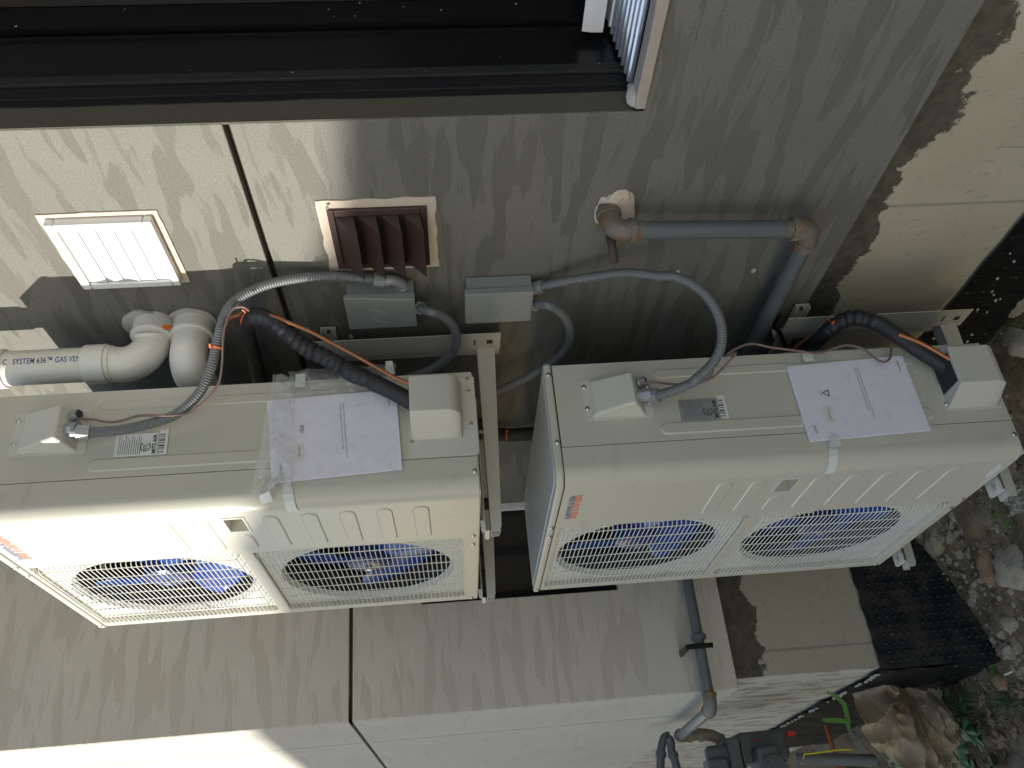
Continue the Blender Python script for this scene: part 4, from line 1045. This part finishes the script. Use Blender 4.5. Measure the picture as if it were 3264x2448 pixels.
MB().tube(smooth_path(P, .006), .0050, 10).build('copper_tube', M_COP, l1, smooth=True)
k = int(len(path1)*.60); tp = min(path1, key=lambda q: (q-ray(*Z7((225, 720))[0])*dB).length)
tie(ray(*Z7((232, 715))[0])*dB, Vector((-.5, .2, -.9)), .0235, l1)
tp = ray(*Z4((1362, 615))[0])*prof[8]; tie(ray(*Z4((1380, 612))[0])*(prof[7]*.5+prof[8]*.5), ray(*Z4((1350, 760))[0])-ray(*Z4((1390, 600))[0]), .0150, t1)
# continuation of the line down the wall between the units
P = [Vector((1.355, 2.45, .2)), Vector((1.352, 2.66, -.05)), at(1600, 1385, 'x', 1.35), at(1690, 1382, 'x', 1.35), Vector((1.35, 2.72, -.6)), Vector((1.34, 2.6, -1.0))]
MB().tube(smooth_path(P, .01), .024, 14).build('foam_sleeve', M_FOAM, l1, smooth=True)
MB().tube([at(1590, 1402, 'x', 1.335), at(1690, 1402, 'x', 1.335)], .005, 8).build('copper_tube', M_COP, l1, smooth=True)
tie(at(1612, 1386, 'x', 1.35), (0, .05, -1), .027, l1)
# lower line
pts = Z6((1850, 770), (1745, 705), (1600, 615), (1440, 510), (1330, 440), (1200, 405), (1110, 425), (1040, 470))
dA = fw.dot(LOW+Vector((-.12, -.050, .16))); dB = fw.dot(Vector((1.27, 1.97, -1.12))); nn = len(pts)
P = [ray(x, y)*(dA+(dB-dA)*(i/(nn-1))) for i, (x, y) in enumerate(pts)]
tail = [at(*q, 'y', y) for q, y in zip(Z6((985, 520), (930, 580), (890, 640)), (2.02, 2.12, 2.24))]
l2, path2 = foam_line(P+tail, .0215, (.40, .62), 'black foam insulated line hooking into the lower heat pump')
pts = Z6((1760, 655), (1650, 590), (1560, 545), (1440, 500)); P = [ray(x, y)*(dA-.012) for x, y in pts]
MB().tube(smooth_path(P, .006), .0055, 10).build('copper_tube', M_COP, l2, smooth=True)
pts = Z6((1030, 440), (960, 490), (880, 545), (810, 598)); P = [at(x, y, 'y', 1.99+.05*i) for i, (x, y) in enumerate(pts)]
MB().tube(smooth_path(P, .006), .005, 10).build('copper_tube', M_COP, l2, smooth=True)
q = ray(*Z6((1045, 458))[0])*dB; tie(q, Vector((-.3, .3, .75)), .0245, l2)
# black clip hanging off the gas pipe behind the lower unit
cl = [at(*q, 'x', x) for q, x in zip(Z6((728, 395), (700, 450), (735, 500), (770, 600)), (1.33, 1.33, 1.325, 1.32))]
tag(MB().tube(smooth_path(cl, .01), .007, 8).build('black_cable', M_BLK, None, smooth=True), 'black cable hanging behind the lower heat pump below the gas pipe', 'cable')

# ------------------------------------------------------------------ booklets in clear bags taped to the sides
def quad_grid(c, nu, nv, f, off=(0, 0, 0)):     # bilinear sheet on local (X, Z) corners, f -> outward offset
    b = MB(); vs = []
    for j in range(nv+1):
        for i in range(nu+1):
            s, t = i/nu, j/nv
            x = (c[0][0]*(1-s)+c[1][0]*s)*(1-t)+(c[3][0]*(1-s)+c[2][0]*s)*t
            z = (c[0][1]*(1-s)+c[1][1]*s)*(1-t)+(c[3][1]*(1-s)+c[2][1]*s)*t
            vs.append((x, -f(s, t, x, z), z))
    b.add(vs, [(j*(nu+1)+i, j*(nu+1)+i+1, (j+1)*(nu+1)+i+1, (j+1)*(nu+1)+i) for j in range(nv) for i in range(nu)])
    return b
def booklet(O, corners, cut, label, recycle, seed):
    t = thing('booklet', O+Vector((corners[3][0], -.006, corners[1][1])), label, 'booklet', 'instruction booklets taped to the heat pumps')
    poly = list(corners)
    if cut: poly = [corners[0], cut[0], cut[1], corners[2], corners[3]]
    for k in range(2):
        MB().prism([(x+.0015*k, z-.001*k) for x, z in poly], O+Vector((0, -.0045-.0028*k, 0)), (1, 0, 0), (0, 0, 1), (0, -1, 0), .0022).build('page', M_PAPER, t, bevel=.0004)
    c0, c1, c2, c3 = [Vector((p[0], p[1])) for p in corners]
    def P(s, r): q = c0.lerp(c1, s).lerp(c3.lerp(c2, s), r); return O+Vector((q.x, -.0100, q.y))
    ax = (P(.5, 1)-P(.5, 0)).normalized(); ay = -(P(0, .5)-P(1, .5)).normalized()
    ay = Vector((-ax.z*-1, 0, ax.x*1)) if False else Vector((ax.z, 0, -ax.x))*1
    if ay.z > 0: ay = -ay
    b = MB()
    lettering(b, 'The design and specifications are subject to change without prior notice for product', .0056, P(.60-.02, .10), ax, ay, .155)
    lettering(b, 'improvement. Consult with the sales agency or manufacturer for details.', .0056, P(.575-.02, .10), ax, ay, .132)
    lettering(b, 'DB98-0000AEN' if False else 'DB98-28344A EN', .008, P(.93, .06), ax, ay, .032)
    lettering(b, 'MADE IN KOREA' if False else '000-0000-00', .007, P(.07, .80), ax, ay, .024)
    q = P(.26, .40)
    if recycle:
        for k in range(3):
            a = 2*PI*k/3+.5; p0_ = q+(ax*math.cos(a)+ay*math.sin(a))*.011; p1_ = q+(ax*math.cos(a+2.09)+ay*math.sin(a+2.09))*.011
            p0_, p1_ = p0_.lerp(p1_, .12), p0_.lerp(p1_, .80); d = (p1_-p0_).normalized(); nrm = Vector((-d.z, 0, d.x))
            b.add([p0_-nrm*.0014, p1_-nrm*.0014, p1_+nrm*.0014, p0_+nrm*.0014], [(0, 1, 2, 3)])
            b.add([p1_-nrm*.0034, p1_+d*.005, p1_+nrm*.0034], [(0, 1, 2)])
        lettering(b, 'LDPE', .006, q+ay*-.018-ax*.008, ax, ay, .014)
    else:
        for k, (a, c) in enumerate([(-.008, .004), (-.002, .009), (.004, .005), (.009, .007)]):
            b.box(q+Vector((a, 0, -c*.5)), q+Vector((a+.0028, .0002, c)))
    b.build('print', M_BLACK, t)
    q = P(.22, .68); sw = [(q+ax*a*.024+ay*c*.011) for a, c in ((-1, -1), (1, -1), (1, 1), (-1, 1))]
    b = MB(); b.add([v+Vector((0, -.0012, 0)) for v in sw], [(0, 1, 2, 3)]); st_ = b.build('sticker', M_STICK, t)
    b = MB(); lettering(b, 'CL-Remote2LR' if recycle else 'VT2M1-4073E-3', .0075, q-ax*.020-ay*.001+Vector((0, -.0016, 0)), ax, ay, .036)
    b.build('sticker_print', M_BLACK, st_)
    return t
pc_ = [(-.060, .572-.0), (-.046, .250), (-.264, .241), (-.280, .568)]
pc_l = [(-.050, .570), (-.035, .241), (-.263, .238), (-.274, .565)]
pc_u = [(-.061, .522), (-.050, .198), (-.272, .188), (-.287, .499)]
booklet(LOW, pc_l, None, 'white booklet in a flat clear bag on the lower heat pump, with a recycling mark', True, 1)
booklet(UPP, pc_u, [(-.050, .235), (-.068, .198)], 'white booklet with a clipped corner in a crumpled clear bag on the upper heat pump', False, 2)
def bag(O, corners, amp, base, seed, label, tapes, nu=60, nv=48):
    t = thing('plastic_bag', O+Vector((-.15, -.01, .2)), label, 'plastic bag', 'clear bags taped over the booklets')
    def f(s, r, x, z):
        w = amp*(abs(nz(x, z, seed, 24))*.9+abs(nz(x*1.6+z, z-x, seed+3, 13))*1.1+.5*abs(nz(x, z, seed+7, 60)))
        edge = min(s, 1-s, r, 1-r)
        return base+w*min(1, edge*9+.15)
    b = quad_grid(corners, nu, nv, f); b.v = [tuple(Vector(v)+O) for v in b.v]
    b.build('film', M_FILM, t, smooth=True)
    for c in tapes:
        q = quad_grid(c, 6, 10, lambda s, r, x, z: base+.004+.003*abs(nz(x, z, seed, 40))); q.v = [tuple(Vector(v)+O) for v in q.v]
        q.build('tape_strip', M_TAPE, t, smooth=True)
    return t
bag(LOW, [(-.004, .566), (-.004, .168), (-.292, .196), (-.296, .560)], .006, .0105, 1, 'flat clear plastic bag over the lower booklet', [[(-.014, .520), (-.014, .493), (-.040, .492), (-.040, .520)], [(-.266, .513), (-.266, .487), (-.296, .490), (-.296, .517)]])
bag(UPP, [(.006, .500), (.012, .20), (-.296, .196), (-.330, .540)], .018, .0110, 5, 'crumpled clear plastic bag over the upper booklet', [[(.010, .452), (.010, .428), (-.030, .426), (-.030, .452)], [(.035, .222), (.035, .205), (-.004, .200), (-.004, .224)]])
# the gathered, milky upper end of the crumpled bag
b = quad_grid([(.004, .506), (-.002, .452), (-.312, .446), (-.338, .545)], 60, 24, lambda s_, r_, x, z: .016+.022*abs(nz(x, z, 4, 30))+.03*abs(nz(x, z, 6, 11))*min(1, 6*min(s_+.1, 1-s_+.1)))
b.v = [tuple(Vector(v)+UPP) for v in b.v]; bagu = [o for o in S.objects if o.name.startswith('plastic_bag')][-1]
b.build('gathered_film', M_FILM2, bagu, smooth=True)
b = quad_grid([(.016, .470), (.024, .195), (-.052, .200), (-.062, .455)], 24, 60, lambda s_, r_, x, z: .013+.020*abs(nz(x, z, 14, 26))+.018*abs(nz(x, z, 16, 60)))
b.v = [tuple(Vector(v)+UPP) for v in b.v]
b.build('loose_film', M_FILM3, bagu, smooth=True)
# loose tape ends folding round the cabinet corner
def tape_piece(O, pts, w, par_label):
    pass
for O, z, zz, lab in ((LOW, .500, .516, 'white tape strip wrapped over the front corner of the lower heat pump'), (UPP, .470, .455, 'loose white tape ends on the front corner of the upper heat pump')):
    b = MB(); path = []
    for k in range(9):
        if k < 4: p = Vector((-.262-.012*k, -.0015-.001*(k % 2), 0))
        else:
            a = PI/2*(k-4)/4; p = Vector((-D_+.045-.047*math.sin(a), .045-.047*math.cos(a), 0))
        path.append(p)
    hw = .0125; vs = []
    for k, p in enumerate(path):
        zc_ = z+(zz-z)*k/8; o_ = Vector((0, -.001, 0)) if k < 4 else Vector((-.0015, -.0015, 0))
        vs += [O+p+o_+Vector((0, 0, zc_-hw)), O+p+o_+Vector((0, 0, zc_+hw))]
    b.add(vs, [(2*k, 2*k+1, 2*k+3, 2*k+2) for k in range(8)])
    if O is UPP:
        b.add([O+Vector(q) for q in ((-.262, -.020, .475), (-.285, -.032, .470), (-.315, -.028, .500), (-.292, -.014, .512))], [(0, 1, 2, 3)])
        b.add([O+Vector(q) for q in ((-.315, -.028, .500), (-.335, -.010, .492), (-.339, -.006, .520), (-.322, -.018, .524))], [(0, 1, 2, 3)])
    tag(b.build('tape', M_TAPE, None), lab, 'tape')
tp_ = MB(); c_ = [at(*q, 'x', .8255) for q in reg(2750, 3264, 1400, 1895, (1455, 410), (1615, 285), (1640, 330), (1440, 470))]
tp_.add(c_, [(0, 1, 2, 3)]); tag(tp_.build('tape', M_TAPE, None), 'scrap of clear tape at the bottom front edge of the lower heat pump', 'tape')

# ------------------------------------------------------------------ things on the soil
def crumpled():
    b = MB(); nt, nr = 170, 60; piv = ray(2862, 2175)*4.02
    ax = Vector((0, .18, -1)).normalized(); ay = Vector((-1, .05, -.1)).normalized(); out = Vector((-.35, -.93, .1)).normalized()
    def ridge(a, c, e): return 1-abs(nz(a, c, e, 1))*2.2
    vs = []
    for j in range(nr+1):
        for i in range(nt+1):
            u = i/nt; th = R(5+188*u); q = j/nr
            RR = .43*(1+.16*nz(u*7, 0, 1, 1)+.05*nz(u*30, 0, 5, 1))*(1-.18*(u < .4)*math.cos(u*4))
            r = RR*q; x = math.cos(th)*r; y = math.sin(th)*r
            wu = u*5.2+.5*nz(x*5, y*5, 2, 1); soft = min(1, max(0, (u-.30)/.2))
            pleat = max(0, ridge(wu*1.5, q*.5, 3))**1.6*.12*min(1, q*1.8)*soft
            crum = (ridge(x*9, y*9, 8)*.065+ridge(x*19, y*19, 4)*.028)*(1-.55*soft)
            lump_ = .08*math.exp(-((u-.22)/.13)**2-((q-.62)/.3)**2)
            dome = .10*math.sin(PI*min(1, q*.85+.12))
            vs.append(piv+ax*x*.66+ay*y*1.02+out*(dome+pleat+crum+lump_-.03)+ax*.02*nz(x*8, y*8, 1, 1)+ay*.03*nz(x*6, y*6, 5, 1))
    b.add(vs, [(j*(nt+1)+i, j*(nt+1)+i+1, (j+1)*(nt+1)+i+1, (j+1)*(nt+1)+i) for j in range(nr) for i in range(nt)])
    o = b.build('crumpled_sheet', M_CLOTH, None, smooth=True)
    o.modifiers.new('thick', 'SOLIDIFY').thickness = .0015
    return tag(o, 'large crumpled tan paper sheet lying against the far foundation', 'paper')
crumpled()
sp0, sp1 = at(2632, 2312, 'y', 4.6), at(2690, 2500, 'y', 4.45)
tag(MB().tube([sp0, sp1], .011, 4).build('stake', M_ORG, None), 'weathered orange stake leaning in the soil beyond the corner', 'stake')
rz0 = at(2535, 2418, 'y', 4.25); rz1 = at(2790, 2424, 'y', 4.2)
tag(MB().tube([rz0, rz1], .026, 16).build('riser_pipe', M_PIPE2, None, smooth=True), 'grey plastic riser pipe running down from the gas meter', 'pipe')
yw = [ray(*q)*d for q, d in zip(reg(2250, 2750, 2200, 2212, (1340, 1035), (1375, 960), (1385, 905), (1500, 892), (1650, 870), (1800, 850), (1950, 838), (2100, 850)), (3.95, 3.95, 3.95, 3.94, 3.94, 3.95, 3.95, 3.97))]
tag(MB().tube(smooth_path(yw, .01), .0035, 6).build('tracer_wire', M_YEL, None, smooth=True), 'thin yellow wire looped over the grey riser pipe', 'wire')
bp_ = atg(3226, 2140, .02)
tag(MB().tube([bp_, bp_+Vector((-.010, .012, .030))], .0045, 10).build('cigarette_butt', M_STICK, None, smooth=True), 'small white cigarette butt standing in the soil', 'litter')

# stones: a few big ones you can pick out
def stone(px, py, r, mat, label, seed, sq=(1, .9, .6), dz=.0, sub=3):
    p = atg(px, py); o = lump('stone', Vector((0, 0, 0)), r, mat, None, seed, sub, sq, .35, 2.2)
    o.location = p+Vector((0, 0, dz+r*sq[2]*.25)); o.rotation_euler = (0, 0, seed); return tag(o, label, 'stone', 'stones lying on the soil')
stone(3300, 2520, .15, M_STONE, 'big pale rough stone cut off by the bottom right corner', 1, (1.2, 1.0, .7))
stone(3236, 1800, .085, M_STONE, 'flat cream stone by the right edge below the bracket feet', 2, (1.1, 1, .5))
stone(3150, 1795, .065, M_TANST, 'orange tinged stone beside the flat cream stone', 3, (1.3, .8, .45))
stone(3190, 2165, .045, M_TANST, 'small orange stone next to the cigarette butt', 4, (1.1, .9, .6))
stone(3060, 1958, .050, M_STONE2, 'grey mortar lump against the membrane, halfway down it', 5, (1.4, .8, .4))
stone(2935, 1790, .060, M_STONE2, 'grey mortar lump under the far bracket foot', 6, (1.2, .9, .5))
stone(2985, 1725, .055, M_STONE2, 'pale grey lump just right of the far bracket foot', 7, (1, 1.2, .6))
stone(3235, 930, .070, M_STONE2, 'grey rubble lump by the right edge near the long foundation wall', 8, (1.2, 1, .5))
stone(3260, 1080, .060, M_STONE, 'pale stone at the right edge beside the bracket end', 9, (1, 1, .6))
stone(3120, 2040, .040, M_STONE, 'long pale stone at the foot of the membrane', 10, (1.6, .7, .5))
stone(3225, 1985, .045, M_STONE, 'pale stone at the right edge, below the membrane', 11)
# rubble along the membrane foot and general gravel
def scatter(name, n, region, rmin, rmax, mat, label, kind='stuff', sub=1):
    bm0 = bmesh.new(); bmesh.ops.create_icosphere(bm0, subdivisions=sub, radius=1)
    base = [v.co.copy() for v in bm0.verts]; fs = [tuple(v.index for v in f.verts) for f in bm0.faces]; bm0.free(); b = MB()
    for k in range(n):
        x, y = region(); r = rmin+(rmax-rmin)*random.random()**3; c = Vector((x, y, gz(x, y)+.03*nz(x, y, 0, 3.1)+r*.15))
        sx, sy, sz = random.uniform(.7, 1.4), random.uniform(.7, 1.3), random.uniform(.4, .8); sd = random.random()*50
        b.add([c+Vector((v.x*sx, v.y*sy, v.z*sz))*r*(1+.45*noise.noise(v*1.6+Vector((sd, 0, 0)))) for v in base], fs)
    return tag(b.build(name, mat), label, kind=kind)
scatter('rubble', 260, lambda: (random.uniform(.45, 1.5), 3.50-abs(random.gauss(0, .16))), .006, .032, M_STONE2, 'grey mortar rubble along the foot of the membrane', sub=1)
scatter('gravel', 5000, lambda: (random.uniform(-.4, 1.45), random.uniform(1.7, 4.6)), .002, .012, M_STONE, 'loose pale gravel in the soil')
scatter('clods', 2600, lambda: (random.uniform(-.4, 1.45), random.uniform(1.7, 4.6)), .003, .016, M_SOILDARK, 'dark soil clods')
# leaf litter and small ground plants
def leafshape(b, c, L, Wd, yaw, pitch, lobes=5, seed=0, fold=.2):
    n = 14; M_ = Matrix.Rotation(yaw, 3, 'Z') @ Matrix.Rotation(pitch, 3, 'Y'); mid = []; lft = []; rgt = []
    for i in range(n+1):
        t = i/n; w = Wd*math.sin(PI*min(1, t*1.02))**.7*(1+.28*abs(math.sin(t*PI*lobes))-.14)*(1 if 0 < i < n else .02)
        z = -L*.25*(t-.35)**2; x = L*t
        mid.append(M_ @ Vector((x, 0, z))); zz = fold*w+.05*L*nz(t*3, seed, 0, 1.7)
        lft.append(M_ @ Vector((x-.12*w, w, z+zz))); rgt.append(M_ @ Vector((x-.12*w, -w, z+zz)))
    k = n+1; b.add([c+v for v in lft+mid+rgt], [(i, i+1, k+i+1, k+i) for i in range(n)]+[(k+i, k+i+1, 2*k+i+1, 2*k+i) for i in range(n)])
b = MB()
for k in range(300):
    x, y = random.uniform(-.35, .62), random.uniform(2.6, 4.9)
    if x > .5 and y > 3.4: continue
    leafshape(b, Vector((x, y, gz(x, y)+.02+.03*random.random())), random.uniform(.015, .045), random.uniform(.006, .016), random.random()*6.3, random.uniform(-.6, .6), 3, k)
for k in range(160):
    x, y = random.uniform(.6, 1.4), random.uniform(1.9, 3.4)
    leafshape(b, Vector((x, y, gz(x, y)+.015+.02*random.random())), random.uniform(.012, .03), random.uniform(.005, .012), random.random()*6.3, random.uniform(-.5, .5), 3, k)
tag(b.build('leaf_litter', M_DEAD), 'brown and reddish dead leaf litter', kind='stuff')
def grass(name, n, cx, cy, sx, sy, h, mat, label):
    b = MB()
    for k in range(n):
        x, y = random.gauss(cx, sx), random.gauss(cy, sy); z = gz(x, y)
        a = random.random()*6.3; l = h*random.uniform(.4, 1.2); w = .0014; dx, dy = math.cos(a), math.sin(a); lean = random.uniform(.2, .9)
        p = [Vector((x+dx*l*lean*t*t, y+dy*l*lean*t*t, z+l*t)) for t in (0, .5, 1)]
        s = Vector((-dy, dx, 0))*w
        b.add([p[0]-s, p[0]+s, p[1]-s*.8, p[1]+s*.8, p[2]], [(0, 1, 3, 2), (2, 3, 4)])
    return tag(b.build(name, mat), label, kind='stuff')
grass('moss_tuft', 900, .84, 2.55, .07, .07, .03, M_LEAF, 'dark moss and fine grass under the lower heat pump')
q = atg(2740, 2330); grass('grass', 700, .48, 4.35, .05, .35, .07, M_LEAF, 'fine grass in front of the far foundation')
q = atg(3120, 2190); grass('moss_tuft', 700, .42, 3.62, .05, .08, .035, M_LEAF3, 'fine ferny moss behind the crumpled sheet')
def roundleaf(b, c, Rr, yaw, tilt, lobes, depth, seed):
    n = 56; M_ = Matrix.Rotation(yaw, 3, 'Z') @ Matrix.Rotation(tilt, 3, 'Y'); rings = []
    for q in (.35, .7, 1.0):
        for k in range(n):
            a = 2*PI*k/n; lob = abs(math.cos(a*lobes/2)); rad = Rr*((1-depth)+depth*lob)*(1+.05*((k % 2)*2-1)*(q == 1))*(1+.12*nz(k*.2, seed, 0, 1))
            if abs(a-PI) < .35: rad *= .35+.65*abs(a-PI)/.35            # notch at the stalk
            rings.append(M_ @ Vector((rad*q*math.cos(a), rad*q*math.sin(a)*.92, Rr*(.16*math.cos(a*lobes)*q*q*.5-.35*q*q*.5+.10*nz(q*3, k*.15, seed, 1)))))
    vs = [c+M_ @ Vector((0, 0, Rr*.02))]+[c+v for v in rings]
    b.add(vs, [(0, 1+k, 1+(k+1) % n) for k in range(n)]+[(1+r_*n+k, 1+r_*n+(k+1) % n, 1+(r_+1)*n+(k+1) % n, 1+(r_+1)*n+k) for r_ in range(2) for k in range(n)])
def plant(name, leaves, label, mat, stem=True, cat='plant'):
    t = thing(name, leaves[0][0], label, cat, 'broad-leaved weeds in the soil')
    for k, (c, L, Wd, yaw, pitch, lob) in enumerate(leaves):
        b = MB()
        if lob >= 4: roundleaf(b, c, L*.5, yaw, pitch*.6, 5, .26, k+lob)
        elif name == 'seedling' and lob == 1 and Wd > .012: roundleaf(b, c, L*.5, yaw, pitch, 3, .08, k)
        else: leafshape(b, c, L, Wd, yaw, pitch, lob, k)
        b.build('leaf', mat, t, smooth=True)
        if stem:
            root = Vector((c.x, c.y, gz(c.x, c.y)-.02)); MB().tube([root, root.lerp(c, .6)+Vector((.004, 0, 0)), c], .0016, 5).build('stem', mat, t)
    return t
def L_(px, py, h, L, W, yaw, pitch, lob=6): return (atg(px, py, h), L, W, yaw, pitch, lob)
plant('weed', [L_(3020, 2290, .07, .15, .055, 2.6, .5, 7), L_(3075, 2330, .06, .14, .055, 3.3, .5, 7), L_(3110, 2350, .05, .13, .05, 1.6, .4, 7), L_(3050, 2380, .06, .12, .045, 4.2, .5, 7)], 'broad toothed weed right beside the crumpled sheet', M_LEAF3)
plant('weed', [L_(3010, 2225, .06, .11, .038, 2.9, .4, 6), L_(3060, 2245, .05, .09, .030, 2.0, .4, 6)], 'dark green weed just above the broad toothed one', M_LEAF)
plant('weed', [L_(2860, 2440, .05, .10, .034, 3.0, .5, 5), L_(2830, 2425, .05, .08, .03, 2.2, .5, 5), L_(2920, 2445, .05, .10, .036, 2.8, .6, 5)], 'green weed at the lower edge under the crumpled sheet', M_LEAF)
plant('weed', [L_(2990, 2440, .05, .11, .040, 2.5, .6, 6), L_(3060, 2430, .05, .11, .042, 3.4, .5, 6), L_(3100, 2460, .05, .12, .045, 2.0, .4, 6), L_(3150, 2440, .04, .10, .035, 1.2, .4, 6)], 'large leaved weed near the bottom right corner', M_LEAF)
plant('seedling', [L_(3125, 2125, .05, .07, .008, -1.2, .2, 1), L_(3160, 2160, .04, .06, .014, -.6, .3, 2), L_(3170, 2190, .03, .04, .014, .4, .3, 2)], 'slender bright green seedling above the crumpled sheet', M_LEAF2)
plant('seedling', [L_(3165, 1640, .03, .035, .016, .6, .2, 1), L_(3205, 1668, .03, .035, .015, 2.0, .2, 1)], 'tiny round leaved seedling under the near bracket foot', M_LEAF2)
plant('seedling', [L_(3200, 980, .03, .04, .020, .6, .2, 1), L_(3135, 1010, .03, .035, .017, 2.0, .2, 1), L_(3250, 820, .03, .05, .022, 2.6, .3, 1), L_(3262, 790, .03, .05, .024, 1.0, .3, 1)], 'round leaved seedling against the black strip by the right edge', M_LEAF2)
gl = [[(2240+400, 2204), (2690, 2240), (2712, 2290)], [(2715, 2290), (2708, 2310), (2620, 2294)]]
blade = thing('weed', at(2700, 2300, 'y', 3.9), 'strap leaved green weed between the far foundation and the sheet', 'plant', 'broad-leaved weeds in the soil')
for k, pl in enumerate(([(2635, 2206), (2668, 2222), (2690, 2245), (2698, 2275), (2708, 2300)], [(2620, 2295), (2650, 2296), (2680, 2297), (2706, 2303)], [(2694, 2260), (2700, 2290), (2706, 2330)])):
    P = [at(x, y, 'y', 3.92) for x, y in pl]; b = MB(); vs = []; n = len(P)
    for i, p in enumerate(P):
        d = (P[min(i+1, n-1)]-P[max(i-1, 0)]).normalized(); s = d.cross(Vector((0, 1, 0))).normalized()*.011*math.sin(PI*(i+.6)/(n+.2))
        vs += [p-s, p+s+Vector((0, -.004, 0))]
    b.add(vs, [(2*i, 2*i+1, 2*i+3, 2*i+2) for i in range(n-1)]); b.build('leaf', M_LEAF2, blade, smooth=True)
dl = [(3120, 2225, .034, 'brown lobed dead leaf between the moss and the big leaves'), (3150, 2290, .036, 'broad dead leaf beside the largest green leaf'),
      (3180, 2360, .034, 'dead leaf just above the weed in the bottom right corner'), (3185, 2070, .028, 'small dead leaf between the stone and the cigarette butt'),
      (3250, 2200, .030, 'dead leaf at the right edge beside the small orange stone'), (3110, 2040, .030, 'reddish dead leaf overlapping the lower edge of the dimpled membrane'),
      (3225, 2330, .030, 'pale dead leaf at the right edge, low in the picture'), (3195, 2420, .034, 'dead leaf nearest the big pale corner stone')]
for k, (px, py, r_, lab) in enumerate(dl):
    b = MB(); roundleaf(b, Vector((0, 0, 0)), r_*1.25, k*1.9, .35*math.sin(k), 5, .36, k); o = b.build('dead_leaf', M_DEAD, None, smooth=True)
    o.location = atg(px, py, .03); tag(o, lab, 'leaf', 'dead leaves on the soil')
# crumpled clear plastic by the near foot
pc2 = at(3230, 1590, 'y', 2.6); b = MB(); n = 16; vs = []
for j in range(n+1):
    for i in range(n+1):
        vs.append(pc2+Vector((.10*(i/n-.5), .05*nz(i, j, 2, .5), .10*(j/n-.5)))+Vector((0, 0, -.02)))
b.add(vs, [(j*(n+1)+i, j*(n+1)+i+1, (j+1)*(n+1)+i+1, (j+1)*(n+1)+i) for j in range(n) for i in range(n)])
tag(b.build('plastic_scrap', M_FILM), 'scrap of crumpled clear plastic below the near bracket foot', 'litter')

# ------------------------------------------------------------------ added unseen block, its top edge shaped to shade the lower walls
nb = thing('neighbour_shade_block', (-9, 0, -2.8), 'added unseen neighbouring block, shaped to shade the lower walls', 'house')
k_ = SUN.z/-SUN.x; ky = SUN.y/-SUN.x; XN = -9.0
edge = [(-.9, .50), (1.0, .52), (1.5, .558), (1.9, .606), (2.2, .715), (2.42, .80), (3.1, .80), (3.55, .93), (3.8, .955), (5, .975), (10, 1.0)]
poly = [(y0-ky*0+ky*(-XN), z+k_*(-XN)) for y0, z in edge]
MB().prism([(poly[0][0], -3.2)]+poly+[(poly[-1][0], -3.2)], (XN, 0, 0), (0, 1, 0), (0, 0, 1), (-1, 0, 0), 5.0).build('wall', M_ST3, nb)

# ------------------------------------------------------------------ lift everything so the yard lies near height zero
for o in S.objects:
    if o.parent is None: o.location.z += 2.1
